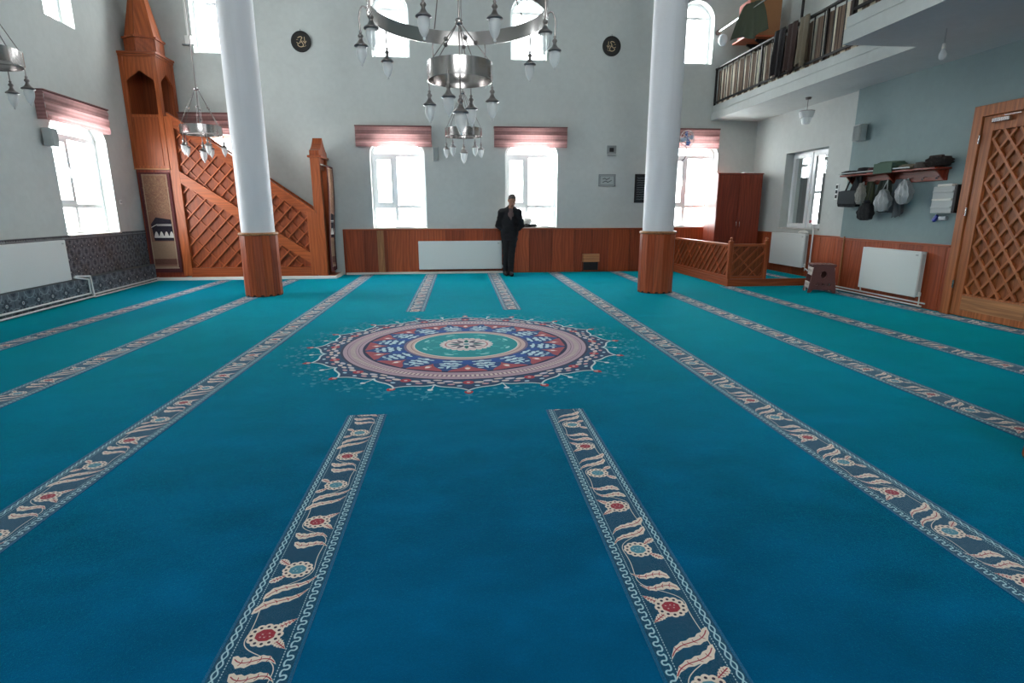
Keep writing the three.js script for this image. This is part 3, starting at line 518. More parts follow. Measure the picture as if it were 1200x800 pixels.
  mk('gate_crown', ext(lint, 0.18).rotateY(-Math.PI / 2).translate(gx + 0.07, 0, 0), M.minbar2, o).geometry.computeVertexNormals();
  mk('gate_cornice', bb(gx - 0.15, gx + 0.11, 2.33, 2.37, bk, 0.06, { r: 0.008 }), M.minbar2, o);
  mk('gate_lintel', bb(gx - 0.06, gx + 0.03, 2.12, 2.33, bk, 0.0), M.minbarBack, o);
  mk('curtain_rod', wire([[gx + 0.10, 2.20, bk], [gx + 0.10, 2.20, 0.06]], 0.012), M.whiteWarm, o);
  mk('gate_threshold', bb(-2.98, gx + 0.2, 0.0, 0.06, bk, 0.03), M.minbar2, o);
}
{ const o = struct('baseboard_pulpit', 'white skirting along the foot of the pulpit', 'skirting'); mk('skirting', bb(-6.05, -2.5, 0, 0.06, Z0 - 0.02, Z0 + 0.045, { r: 0.006, g: 'x' }), M.whiteWarm, o); mk('skirting', bb(-2.54, -2.5, 0, 0.06, ZB + 0.05, Z0 - 0.02), M.whiteWarm, o); }
// two rugs hung on it
const rugTex = canvasTex(256, 1024, (g, W, H) => {
  g.fillStyle = '#5c2a2c'; g.fillRect(0, 0, W, H); g.fillStyle = '#8d6350'; g.fillRect(24, 18, W - 48, H - 70);
  for (let i = 0; i < 2600; i++) { g.fillStyle = ['#a07a5e', '#7c5142', '#93684f', '#b08a68'][i % 4]; g.globalAlpha = 0.35; g.beginPath(); g.ellipse(24 + rnd() * (W - 48), 18 + rnd() * 400, 3 + rnd() * 9, 2 + rnd() * 3, rnd() * 3, 0, 7); g.fill(); } g.globalAlpha = 1;
  g.fillStyle = '#9a7a62'; g.fillRect(24, 700, W - 48, 190);
  g.fillStyle = '#221a26'; g.beginPath(); g.moveTo(46, 520); g.lineTo(92, 450); g.lineTo(218, 474); g.lineTo(228, 690); g.lineTo(60, 690); g.fill();   // dark cube over white arcades
  g.fillStyle = '#d8cfc8'; g.fillRect(92, 520, 126, 7); g.fillRect(92, 534, 126, 4); g.beginPath(); g.moveTo(46, 548); g.lineTo(92, 520); g.lineTo(92, 528); g.lineTo(46, 556); g.fill();
  for (let k = 0; k < 4; k++) { g.beginPath(); g.moveTo(62 + k * 42, 650); g.quadraticCurveTo(82 + k * 42, 540, 102 + k * 42, 650); g.fill(); } g.fillRect(62, 640, 164, 20);
  g.fillStyle = '#6d4438'; g.fillRect(24, 880, W - 48, 60); g.strokeStyle = '#b59a80'; g.lineWidth = 6; g.strokeRect(30, 24, W - 60, H - 84); g.fillStyle = '#c0a58c'; g.fillRect(20, H - 52, W - 40, 10); grainOver(g, W, H, 0.15);
});
M.rug = std(0xffffff, 0.95, { map: rugTex, bumpMap: clothBump, bumpScale: 0.002 }); M.rugEdge = std(0x5c2a2c, 0.95);
{ const m = mk('prayer_rug', faceUV(bx(0.56, 1.88, 0.012, 0, 0, 0, { r: 0.003 })), M.rug); m.position.set(-5.735, 1.10, Z0 + 0.026); tag(m, 'brown prayer rug with a black cube picture hung on the pulpit front', 'rug'); }
{ const g = new THREE.PlaneGeometry(0.52, 2.06, 12, 30), p = g.attributes.position; for (let i = 0; i < p.count; i++) { const y = p.getY(i), x = p.getX(i); p.setZ(i, 0.03 * Math.sin(x * 24) * (0.4 - y * 0.3) + 0.03 * Math.sin(y * 2.2)); }
  g.computeVertexNormals(); const back = clean(g.clone()).scale(1, 1, 1).translate(0, 0, -0.008);
  const m = mk('hanging_rug', [clean(g), back], std(0xffffff, 0.95, { map: rugTex, side: THREE.DoubleSide })); m.position.set(-2.585, 1.16, Z0 - 0.31); m.rotation.y = Math.PI / 2; tag(m, 'patterned rug hanging as a curtain in the pulpit gate', 'rug'); }

// ---------------------------------------------------------------- balcony
{
  const o = thing('balcony', 'white concrete balcony slab with a stepped edge over the coat rack', 'balcony'), yb = 3.19;
  const slab = poly([[5.42, -ZB - 0.0], [5.42, 6.68], [4.50, 6.68], [4.50, -ZR], [XR, -ZR], [XR, -ZSTEP], [XF, -ZSTEP], [XF, -ZB]]);
  mk('slab', ext(slab, 0.29).rotateX(-Math.PI / 2).translate(0, yb, 0), M.wall, o);
  mk('fascia_board', [bb(5.395, 5.42, yb + 0.0, yb + 0.15, ZB, -6.68), bb(5.41, 5.42, yb + 0.165, yb + 0.29, ZB, -6.68)], M.wall, o);
  mk('fascia_board', [bb(4.475, 4.50, yb + 0.0, yb + 0.16, -6.68, ZR), bb(4.49, 4.50, yb + 0.175, yb + 0.29, -6.68, ZR)], M.wall, o);
}
const stripeTex = canvasTex(256, 64, (g, W, H) => { g.fillStyle = '#8a7462'; g.fillRect(0, 0, W, H); const b = (x, w, c) => { g.fillStyle = c; g.fillRect(x, 0, w, H); }; b(8, 112, '#e6dcc6'); b(128, 14, '#54403a'); b(176, 18, '#54403a'); b(228, 14, '#6d5547'); grainOver(g, W, H, 0.08); }, { rep: [1, 1] });
M.stripes = std(0xffffff, 0.9, { map: stripeTex, side: THREE.DoubleSide, bumpMap: clothBump, bumpScale: 0.001 });
function railing(x, za, zb, label, clothLabel) {
  const o = thing('balcony_railing', label, 'railing', 'balcony railings'), y0 = 3.48, y1 = 4.22, L = zb - za, n = Math.round(L / 0.24);
  mk('top_rail', bb(x - 0.03, x + 0.03, y1 - 0.035, y1, za, zb, { r: 0.008, g: 'z' }), M.iron, o);
  mk('bottom_rail', bb(x - 0.015, x + 0.015, y0 + 0.05, y0 + 0.08, za, zb), M.iron, o);
  const bg = bx(0.014, y1 - y0 - 0.09, 0.014);
  for (let i = 0; i <= n; i++) { const m = mk('baluster', bg, M.iron, o); m.position.set(x, (y0 + y1) / 2 + 0.03, za + 0.02 + (L - 0.04) * i / n); }
  for (let i = 0; i <= 3; i++) mk('post', bx(0.035, y1 - y0, 0.035, x, (y0 + y1) / 2, za + 0.02 + (L - 0.04) * i / 3), M.iron, o);
  const g = new THREE.PlaneGeometry(L - 0.05, 0.66, Math.round(L * 24), 4), p = g.attributes.position, uv = g.attributes.uv;
  for (let i = 0; i < p.count; i++) { const s = p.getX(i); p.setZ(i, 0.010 * Math.sin(s * 31) + 0.006 * Math.sin(s * 13)); uv.setXY(i, s / 0.24, uv.getY(i)); }
  g.computeVertexNormals(); const m = mk('striped_cloth', clean(g), M.stripes); m.rotation.y = -Math.PI / 2; m.position.set(x + 0.05, 3.83, (za + zb) / 2); tag(m, clothLabel, 'cloth', 'striped cloths behind the balcony railings');
}
railing(5.44, ZB + 0.005, -6.70, 'dark iron railing on the far set-back part of the balcony', 'brown and cream striped cloth behind the far balcony railing');
railing(4.52, -6.64, -2.4, 'dark iron railing on the near protruding part of the balcony', 'brown and cream striped cloth behind the near balcony railing');
{ const o = thing('hanging_bar', 'chrome bar with black post above the far balcony railing', 'rail');
  mk('bar', wire([[5.40, 4.90, ZB + 0.01], [5.40, 4.90, -9.42]], 0.018, 10), M.chrome, o); mk('wall_flange', cyl(0.05, 0.05, 0.03, 14, 5.40, 4.90, ZB + 0.018, { rx: Math.PI / 2 }), M.steelDark, o); mk('post', wire([[5.56, 3.482, -9.42], [5.56, 5.9, -9.42]], 0.022, 10), M.iron, o); mk('clamp', bx(0.20, 0.05, 0.05, 5.48, 4.90, -9.42), M.iron, o); }

// ---------------------------------------------------------------- draped cloths and clothes
function drape(name, label, category, w, h, mat, o = {}) {   // a garment-like sheet hung from its upper edge: folds deepen downwards
  const g = new THREE.PlaneGeometry(w, h, 18, 18), p = g.attributes.position, f = o.folds ?? 5, amp = o.amp ?? 0.03;
  for (let i = 0; i < p.count; i++) { const u = p.getX(i) / w + 0.5, v = Math.max(0, 0.5 - p.getY(i) / h), taper = (o.top ?? 0.6) + (1 - (o.top ?? 0.6)) * Math.pow(v, 0.6); const hem = (o.hem ?? 0.04) * Math.sin(u * 9 + (o.ph ?? 0)) * v; p.setXYZ(i, (u - 0.5) * w * taper, -v * h + hem, amp * (0.35 + v) * Math.sin(u * f * Math.PI * 2 + (o.ph ?? 0) + v * 1.3)); }
  const b = g.clone(), q = b.attributes.position; for (let i = 0; i < q.count; i++) { const u = q.getX(i) / w + 0.5; q.setZ(i, q.getZ(i) - (o.th ?? 0.05) * Math.max(0.1, Math.sin(Math.PI * Math.min(1, Math.max(0, u))))); }
  g.computeVertexNormals(); b.computeVertexNormals();
  const m = mk(name, [clean(g), clean(b)], mat); tag(m, label, category); return m;
}
const cloth = (c) => std(c, 0.92, { side: THREE.DoubleSide, bumpMap: clothBump, bumpScale: 0.001 });
{ const m = drape('jacket', 'olive green jacket hanging on the chrome bar of the balcony', 'jacket', 0.78, 0.56, cloth(0x4a5040), { folds: 3, top: 0.35 }); m.position.set(5.38, 5.0, -10.75); m.rotation.y = -Math.PI / 2 + 0.5; }
{ const m = drape('dark_coat', 'black coat hung over the far balcony railing', 'coat', 0.36, 0.72, cloth(0x1b1719), { folds: 2, top: 0.9, amp: 0.02 }); m.position.set(5.385, 4.26, -9.72); m.rotation.y = -Math.PI / 2; }
{ const m = drape('brown_coat', 'dark brown coat hung over the far balcony railing', 'coat', 0.30, 0.72, cloth(0x3a2823), { folds: 2, top: 0.9, amp: 0.02 }); m.position.set(5.385, 4.25, -9.35); m.rotation.y = -Math.PI / 2; }
{ const m = drape('grey_scarf', 'taupe scarf hung over the far balcony railing', 'scarf', 0.26, 0.70, cloth(0x7a705e), { folds: 2, top: 0.9, amp: 0.02 }); m.position.set(5.385, 4.25, -9.03); m.rotation.y = -Math.PI / 2; }
{ const o = thing('cardboard_box', 'brown cardboard box with a pink printed side above the balcony railing', 'box');
  mk('carton', bb(5.62, 6.25, 4.60, 5.25, -11.75, -11.3, { r: 0.01 }), std(0xa9764f, 0.85, { map: plasterTex }), o); mk('printed_side', bb(5.612, 5.619, 4.61, 5.24, -11.73, -11.32), std(0xb5736c, 0.8, { map: plasterTex }), o); mk('flap', bb(5.63, 5.93, 5.25, 5.26, -11.74, -11.31), std(0xb78660, 0.85), o); mk('flap', bb(5.94, 6.24, 5.25, 5.26, -11.74, -11.31), std(0xb78660, 0.85), o); }
{ const o = thing('wall_shelf', 'plank shelf carrying the cardboard box on the balcony', 'shelf'); mk('plank', bb(5.55, XF - 0.005, 4.565, 4.598, -11.8, -11.2, { g: 'x', r: 0.005 }), M.panelB, o); for (const z of [-11.7, -11.35]) mk('bracket', ext(poly([[5.8, 4.562], [5.8, 4.53], [XF - 0.035, 4.25], [XF - 0.005, 4.25], [XF - 0.005, 4.562]]), 0.03).translate(0, 0, z - 0.015), M.iron, o); }
{ const o = thing('plastic_bag', 'small clear plastic bag hanging at the wall end of the chrome bar', 'bag'); mk('bag_body', ball(0.10, 5.45, 4.72, -12.02, { s: [1, 1.15, 0.7], n: 14, m: 10 }).translate(0, 0, 0), phys(0xdfe5e8, 0.35, { transmission: 0.5, thickness: 0 }), o); mk('bag_handle', wire([[5.41, 4.885, -12.02], [5.44, 4.80, -12.02]], 0.006), M.greyLight, o); }

// ---------------------------------------------------------------- chandeliers
function lampGeos(k = 1) {                                // hung lamp, its hook at the origin: metal cap, frosted glass, tip
  const cap = lathe([[0.002, 0], [0.010, -0.002], [0.014, -0.012], [0.008, -0.022], [0.020, -0.034], [0.024, -0.046], [0.014, -0.058], [0.016, -0.072], [0.030, -0.095], [0.048, -0.108], [0.060, -0.118], [0.060, -0.126], [0.044, -0.130]].map(([a, b]) => [a * k, b * k]), 18);
  const glass = lathe([[0.041, -0.126], [0.046, -0.15], [0.044, -0.185], [0.034, -0.222], [0.018, -0.252], [0.006, -0.262]].map(([a, b]) => [a * k, b * k]), 18);
  return { cap, glass, tip: ball(0.011 * k, 0, -0.270 * k, 0, { n: 8, m: 6 }) };
}
function addLamp(o, L, x, y, z, up) {                     // part: lamp > cap, glass, tip
  const l = new THREE.Group(); l.name = 'lamp'; l.position.set(x, y, z); o.add(l);
  mk('lamp_cap', L.cap, M.steelDark, l); mk('lamp_glass', L.glass, M.frosted, l); mk('lamp_tip', L.tip, M.frosted, l); if (up) mk('lamp_rod', wire([[0, 0, 0], [0, up, 0]], 0.005), M.steelDark, l);
}
const bandRing = (R, y0, y1, t = 0.004) => lathe([[R - t, y0], [R + t, y0], [R + t, y1], [R - t, y1], [R - t, y0]], 64);
{
  const o = thing('chandelier', 'large two-ring steel chandelier hanging over the carpet medallion', 'chandelier'); o.position.set(0.03, 0, -5.5);
  const L = lampGeos(1.03), L2 = lampGeos(1.05);
  mk('large_ring', bandRing(0.795, 2.985, 3.115), M.steel, o); mk('small_ring', bandRing(0.295, 2.475, 2.625), M.steel, o);
  mk('ceiling_rod', wire([[0, 2.95, 0], [0, YC - 0.002, 0]], 0.010), M.steelDark, o); mk('ceiling_cup', lathe([[0.001, YC - 0.12], [0.06, YC - 0.1], [0.1, YC - 0.001], [0.001, YC - 0.001]], 20), M.steel, o);
  mk('hub', lathe([[0.004, 2.985], [0.03, 2.99], [0.034, 2.975], [0.034, 2.945], [0.02, 2.935], [0.004, 2.935]], 18), M.steel, o);
  mk('lower_hub', lathe([[0.004, 2.66], [0.05, 2.655], [0.062, 2.63], [0.05, 2.60], [0.004, 2.59]], 18), M.steelDark, o);
  mk('centre_rod', wire([[0, 2.94, 0], [0, 2.36, 0]], 0.006), M.steelDark, o);
  for (let k = 0; k < 5; k++) { const a = rad(20 + k * 72), c = Math.sin(a), s = Math.cos(a); mk('stay_rod', [...wire([[0.02 * c, 2.95, 0.02 * s], [0.292 * c, 2.63, 0.292 * s]], 0.005), ball(0.021, 0.15 * c, 2.80, 0.15 * s, { n: 10, m: 8 })], M.steelDark, o); }
  for (let k = 0; k < 5; k++) { const a = rad(54 + k * 72), c = Math.sin(a), s = Math.cos(a); mk('chain', [...wire([[0.05 * c, 4.4, 0.05 * s], [0.79 * c, 3.12, 0.79 * s]], 0.006), ball(0.024, 0.4 * c, 3.79, 0.4 * s, { n: 10, m: 8 })], M.steelDark, o); }
  for (let k = 0; k < 10; k++) { const a = rad(18 + k * 36), c = Math.sin(a), s = Math.cos(a); addLamp(o, L, 0.87 * c, 2.875, 0.87 * s); mk('lamp_arm', tube([[0.795 * c, 3.05, 0.795 * s], [0.84 * c, 3.07, 0.84 * s], [0.872 * c, 3.0, 0.872 * s], [0.87 * c, 2.875, 0.87 * s]], 0.008, 14, 6), M.steelDark, o); }
  for (let k = 0; k < 4; k++) { const a = rad(-20 + k * 90), c = Math.sin(a), s = Math.cos(a); addLamp(o, L2, 0.305 * c, 2.415, 0.305 * s, 0.09); }
  addLamp(o, lampGeos(1.25), 0, 2.36, 0.0);
}
function smallChandelier(x, z, label, dy = 0) {
  const o = thing('small_chandelier', label, 'chandelier', 'single-ring steel chandeliers'); o.position.set(x, dy, z); const L = lampGeos(1.0);
  mk('ring', bandRing(0.33, 2.635, 2.775), M.steel, o); mk('hub', lathe([[0.004, 3.40], [0.03, 3.395], [0.05, 3.375], [0.045, 3.355], [0.004, 3.35]], 16), M.steel, o); mk('stem', wire([[0, 3.39, 0], [0, YC - dy - 0.002, 0]], 0.008), M.steelDark, o);
  mk('centre_rod', [...wire([[0, 3.36, 0], [0, 2.50, 0]], 0.006), ball(0.02, 0, 2.86, 0)], M.steelDark, o);
  for (let k = 0; k < 6; k++) { const a = rad(15 + k * 60), c = Math.sin(a), s = Math.cos(a); mk('stay_rod', [...wire([[0.03 * c, 3.37, 0.03 * s], [0.328 * c, 2.775, 0.328 * s]], 0.005), ball(0.019, 0.18 * c, 3.07, 0.18 * s, { n: 10, m: 8 })], M.steelDark, o); mk('spoke', wire([[0.01 * c, 2.66, 0.01 * s], [0.328 * c, 2.66, 0.328 * s]], 0.005), M.steelDark, o); }
  for (let k = 0; k < 5; k++) { const a = rad(36 + k * 72), c = Math.sin(a), s = Math.cos(a); addLamp(o, L, 0.335 * c, 2.55, 0.335 * s, 0.09); }
  addLamp(o, lampGeos(1.25), 0, 2.51, 0); return o;
}
smallChandelier(-4.48, -10.75, 'small steel ring chandelier in front of the pulpit stairs');
smallChandelier(0.10, -10.7, 'small steel ring chandelier between the two middle windows, behind the large one');
smallChandelier(-4.63, -6.35, 'small steel ring chandelier beside the tiled wall, cut by the picture edge', 0.10);

// lamps under the balcony
{ const o = thing('balcony_lamp', 'small hanging lamp with pleated glass under the far balcony', 'lamp'); o.position.set(5.95, 0, -9.62);
  mk('ceiling_rose', lathe([[0.001, 3.15], [0.04, 3.155], [0.05, 3.188], [0.001, 3.188]], 16), M.steelDark, o); mk('cord', wire([[0, 3.16, 0], [0, 2.97, 0]], 0.006), M.steelDark, o);
  mk('upper_shade', lathe([[0.12, 2.97], [0.125, 2.95], [0.10, 2.86], [0.095, 2.86], [0.115, 2.95], [0.12, 2.97]], 8), M.frosted, o); mk('lower_shade', lathe([[0.075, 2.86], [0.08, 2.85], [0.06, 2.765], [0.004, 2.755]], 8), M.frosted, o); mk('rim', lathe([[0.118, 2.965], [0.128, 2.965], [0.128, 2.975], [0.118, 2.975]], 8), M.steelDark, o); }
{ const o = thing('pendant_bulb', 'bare bulb hanging under the protruding part of the balcony', 'lamp'); o.position.set(5.16, 0, -6.0);
  mk('cord', wire([[0, 3.188, 0], [0, 3.04, 0]], 0.004), M.greyLight, o); mk('socket', cyl(0.016, 0.02, 0.05, 12, 0, 3.015, 0), M.whiteWarm, o); mk('bulb', lathe([[0.012, 2.995], [0.02, 2.97], [0.036, 2.935], [0.032, 2.90], [0.016, 2.88], [0.001, 2.875]], 16), M.frosted, o); }

// ---------------------------------------------------------------- right wall: door, coat rack, small things
{
  const o = struct('door_1', 'brown wooden lattice door in a wide frame beside the radiator', 'door'), z0 = -6.68, z1 = -5.32, H = 2.54;
  const fr = poly([[z0, 0], [z0 + 0.13, 0], [z0 + 0.13, H - 0.13], [z1 - 0.13, H - 0.13], [z1 - 0.13, 0], [z1, 0], [z1, H], [z0, H]]);
  mk('door_frame', ext(fr, 0.07, { b: 0.006 }).translate(0, 0, 0.004), M.door, o);
  const a = z0 + 0.135, b = z1 - 0.135, top = H - 0.135, leaf = rectShape(a, b, 0.012, top); leaf.holes.push(new THREE.Path(rectShape(a + 0.14, b - 0.14, 0.29, top - 0.17).getPoints()));
  mk('door_leaf', ext(leaf, 0.045, { b: 0.004 }).translate(0, 0, 0.01), M.door, o); mk('leaf_panel', bb(a + 0.13, b - 0.13, 0.28, top - 0.16, 0.006, 0.02), M.doorBack, o); mk('kick_board', bb(a + 0.14, b - 0.14, 0.09, 0.27, 0.055, 0.062, { g: 'x', r: 0.003 }), M.panelLight, o);
  const area = [[a + 0.14, 0.29], [b - 0.14, 0.29], [b - 0.14, top - 0.17], [a + 0.14, top - 0.17]];
  slats(o, area, 52, 0.155, 0.034, 0.028, 0.034, M.door); slats(o, area, -52, 0.155, 0.034, 0.028, 0.036, M.door);
  mk('closer', [bx(0.22, 0.05, 0.05, a + 0.26, top - 0.06, 0.085, { r: 0.01 }), bx(0.2, 0.012, 0.012, a + 0.4, top - 0.02, 0.10)], M.steel, o);
  for (const y of [0.4, 1.3, 2.15]) mk('hinge', cyl(0.012, 0.012, 0.10, 10, a - 0.004, y, 0.075), M.steel, o);
  mk('handle', [bx(0.04, 0.22, 0.012, b - 0.06, 1.05, 0.06), bx(0.12, 0.02, 0.02, b - 0.10, 1.08, 0.10), cyl(0.01, 0.01, 0.05, 8, b - 0.06, 1.08, 0.085, { rx: Math.PI / 2 })], M.steel, o);
  onRight(o, 0, 0);
}
{
  const o = thing('coat_rack', 'wooden wall shelf with coat hooks above the wainscot radiator', 'coat rack'); onRight(o, -7.86, 0);
  mk('shelf_board', bb(-0.92, 0.92, 1.84, 1.865, 0.004, 0.25, { g: 'x', r: 0.005 }), M.mahogany2, o); mk('hook_rail', bb(-0.88, 0.88, 1.70, 1.84, 0.004, 0.028, { g: 'x', r: 0.004 }), M.mahogany2, o); mk('front_bar', wire([[-0.95, 1.89, 0.25], [0.5, 1.89, 0.25]], 0.010), M.greyLight, o);
  for (const x of [-0.86, 0, 0.86]) mk('bracket', ext(poly([[0.004, 1.70], [0.03, 1.70], [0.17, 1.838], [0.004, 1.838]]), 0.02).rotateY(-Math.PI / 2).translate(x, 0, 0), M.mahogany2, o);
  for (let k = 0; k < 8; k++) mk('hook', tube([[-0.8 + k * 0.228, 1.76, 0.028], [-0.8 + k * 0.228, 1.75, 0.07], [-0.8 + k * 0.228, 1.72, 0.085], [-0.8 + k * 0.228, 1.735, 0.10]], 0.006, 10, 6), M.steel, o);
}
const rackX = (z, y, d) => [XR - d, y, z];
function soft(name, label, cat, w, h, d, mat, pos, o = {}) {   // a stuffed soft body: a box puffed up and dented
  const g = new THREE.BoxGeometry(w, h, d, 10, 10, 6), p = g.attributes.position;
  for (let i = 0; i < p.count; i++) { const u = 2 * p.getX(i) / w, v = 2 * p.getY(i) / h, q = 2 * p.getZ(i) / d, e = o.round ?? 0.35; const puff = (1 - e * 0.5 * (v * v)) * 1; const top = 1 - (o.neck ?? 0) * Math.max(0, v); p.setXYZ(i, p.getX(i) * (1 - e * 0.35 * v * v) * top, p.getY(i) * (1 - e * 0.3 * u * u), p.getZ(i) * (1 - e * (u * u + v * v) * 0.4) * puff + (o.crumple ?? 0.024) * Math.sin(7 * u + 5 * v + (o.ph ?? 0)) * Math.cos(4 * v - 3 * u) * d * 10 * q * 0.5); }
  g.computeVertexNormals(); const t = thing(name, label, cat, o.group); mk(o.part ?? 'body', clean(g), mat, t); t.position.set(...pos); t.rotation.y = o.ry ?? -Math.PI / 2; if (o.rz) t.rotation.z = o.rz; return t;
}
{ const t = soft('shoulder_bag', 'black flap shoulder bag hanging at the far end of the coat rack', 'bag', 0.44, 0.26, 0.09, cloth(0x24282a), rackX(-8.66, 1.50, 0.12), { round: 0.2 });
  mk('flap', bx(0.42, 0.2, 0.012, 0, 0.02, 0.052, { r: 0.01 }), cloth(0x3a3f42), t); mk('strap', [bx(0.03, 0.30, 0.008, -0.09, 0.235, -0.02, { rz: -0.45 }), bx(0.03, 0.30, 0.008, 0.12, 0.235, -0.02, { rz: 0.5 })], cloth(0x17181a), t); mk('folded_back', ext(poly([[-0.08, 0.1], [0.19, 0.1], [0.17, 0.34], [0.06, 0.36]]), 0.02).translate(0, 0, -0.05), cloth(0x202225), t); }
{ const t = soft('drawstring_pouch', 'black drawstring pouch hanging under the coat rack', 'bag', 0.27, 0.26, 0.12, cloth(0x17181b), rackX(-8.16, 1.30, 0.19), { round: 0.5, neck: 0.35 }); mk('cord', wire([[0, 0.10, 0], [0.01, 0.42, -0.04]], 0.006), M.dark, t); mk('gathered_neck', lathe([[0.02, 0.10], [0.05, 0.14], [0.04, 0.17]], 12), cloth(0x1d1e22), t); }
const plastic = phys(0xd9dede, 0.4, { transmission: 0.45, thickness: 0, side: THREE.DoubleSide });
[['pale carrier bag next to the black shoulder bag on the coat rack', -8.33, 1.57, 0.15, 0.32, 0xb9b8ae], ['crumpled clear plastic bag under the middle of the coat rack', -7.84, 1.46, 0.30, 0.32, 0xa3abad], ['clear plastic bag at the door end of the coat rack', -7.46, 1.57, 0.26, 0.34, 0xaeb6b8]].forEach(([label, z, y, w, h, c], i) => {
  const t = soft('plastic_carrier', label, 'bag', w, h, 0.10, phys(c, 0.35, { transmission: 0.5, thickness: 0, bumpMap: plasterBump, bumpScale: 0.008 }), rackX(z, y, 0.185), { round: 0.6, ph: i * 2, group: 'plastic bags on the coat rack', neck: 0.5, crumple: 0.03 }); mk('handles', wire([[-0.05, h / 2 - 0.03, 0], [0, 1.745 - y, -0.03], [0.05, h / 2 - 0.03, 0]], 0.007), plastic, t); });
{ const m = drape('dark_green_jacket', 'dark green jacket hanging on the coat rack above the black pouch', 'jacket', 0.36, 0.42, cloth(0x2b332c), { folds: 2.5, top: 0.45 }); m.position.set(XR - 0.095, 1.75, -7.98); m.rotation.y = -Math.PI / 2; }
{ const m = drape('grey_jacket', 'long grey jacket hanging in the middle of the coat rack', 'jacket', 0.26, 0.50, cloth(0x60666a), { folds: 2, top: 0.5, ph: 1 }); m.position.set(XR - 0.095, 1.75, -7.68); m.rotation.y = -Math.PI / 2; }
{ const m = drape('olive_vest', 'narrow olive vest hanging on the coat rack beside the white carrier bag', 'vest', 0.18, 0.36, cloth(0x4a4f3a), { folds: 1.5, top: 0.5, ph: 2 }); m.position.set(XR - 0.095, 1.75, -8.27); m.rotation.y = -Math.PI / 2; }
// on the shelf
const cap = (label, z, r, h, c, d = 0.14) => { const t = thing('skullcap', label, 'cap', 'caps on the coat rack shelf'); mk('crown', lathe([[r, 0], [r * 1.02, h * 0.5], [r * 0.86, h * 0.9], [0.001, h]], 20), cloth(c), t); mk('brim_band', lathe([[r * 1.01, 0.0], [r * 1.05, 0.004], [r * 1.05, h * 0.25], [r * 1.01, h * 0.27]], 20), cloth(c), t); t.position.set(XR - d, 1.866, z); };
cap('dark knitted cap on the far part of the coat rack shelf', -8.38, 0.095, 0.10, 0x241f22); cap('maroon cap on the coat rack shelf', -8.16, 0.09, 0.085, 0x4a2a2c); cap('grey cap on the door end of the coat rack shelf', -7.28, 0.085, 0.09, 0x57524e);
{ const t = soft('folded_green_bag', 'folded green cloth bag on the coat rack shelf', 'bag', 0.40, 0.13, 0.22, cloth(0x4d6453), rackX(-7.84, 1.94, 0.14), { round: 0.3 }); mk('hanging_flap', bx(0.36, 0.14, 0.012, 0, -0.03, 0.125, { r: 0.004 }), cloth(0x587060), t); }
{ const t = soft('folded_scarf', 'folded beige scarf on the coat rack shelf', 'scarf', 0.24, 0.07, 0.18, cloth(0x8b8270), rackX(-7.50, 1.905, 0.13), { round: 0.4 }); }
{ const t = soft('rolled_jacket', 'dark rolled jacket at the door end of the coat rack shelf', 'jacket', 0.30, 0.13, 0.22, cloth(0x2c2523), rackX(-7.02, 1.94, 0.13), { round: 0.5, ph: 1 }); mk('collar', bx(0.2, 0.03, 0.05, 0.02, 0.06, 0.06, { r: 0.012 }), cloth(0x3a2f2b), t); }
{ const t = soft('dark_cloth', 'dark folded cloth at the far end of the coat rack shelf', 'cloth', 0.30, 0.06, 0.2, cloth(0x26211f), rackX(-8.66, 1.90, 0.13), { round: 0.4 }); }
{
  const o = thing('card_holder', 'pale wall cabinet with card slots and a dark side next to the lattice door', 'cabinet'); onRight(o, -6.90, 1.28);
  mk('body', bb(-0.17, 0.16, 0, 0.34, 0.004, 0.10, { r: 0.008 }), M.greyLight, o); mk('side_plate', bb(0.16, 0.20, 0.005, 0.355, 0.004, 0.105), M.dark, o); mk('lid', bb(-0.13, 0.10, 0.34, 0.37, 0.02, 0.09, { r: 0.008 }), M.whiteWarm, o);
  for (let k = 0; k < 3; k++) mk('slot_lip', bb(-0.16, 0.15, 0.06 + k * 0.10, 0.085 + k * 0.10, 0.10, 0.115, { r: 0.004 }), k === 1 ? M.whiteWarm : M.greyLight, o);
}
{ const o = thing('blue_tape_dispenser', 'small blue and clear dispenser under the pale wall cabinet', 'dispenser'); onRight(o, -6.98, 1.205); mk('blue_body', bx(0.05, 0.10, 0.04, -0.06, 0.01, 0.03, { rz: -0.7, r: 0.012 }), std(0x23349a, 0.35), o); mk('clear_body', bx(0.12, 0.06, 0.05, 0.06, 0.01, 0.03, { r: 0.015 }), phys(0xcfd8dc, 0.25, { transmission: 0.5, thickness: 0 }), o); mk('wall_plate', bx(0.22, 0.03, 0.006, 0, 0.02, 0.005), M.greyLight, o); }
function speaker(label, put) { const o = thing('wall_speaker', label, 'speaker', 'grey box loudspeakers on the walls'); mk('cabinet', bx(0.17, 0.25, 0.12, 0, 0, 0.08, { r: 0.015 }), M.greyLight, o); mk('grille', bx(0.145, 0.22, 0.012, 0, 0, 0.14, { r: 0.005 }), std(0x9fa6a5, 0.8, { bumpMap: clothBump, bumpScale: 0.002 }), o); mk('bracket', bx(0.06, 0.08, 0.02, 0, 0, 0.012), M.grey, o); put(o); }
speaker('grey box loudspeaker above the far end of the coat rack', (o) => onRight(o, -8.68, 2.50));
speaker('grey box loudspeaker beside the window above the flower tiles', (o) => onLeft(o, 1.52, 2.36));
speaker('narrow grey loudspeaker beside the window next to the pulpit gate', (o) => { onBack(o, -0.47, 2.475); o.scale.set(0.72, 1.1, 0.7); });
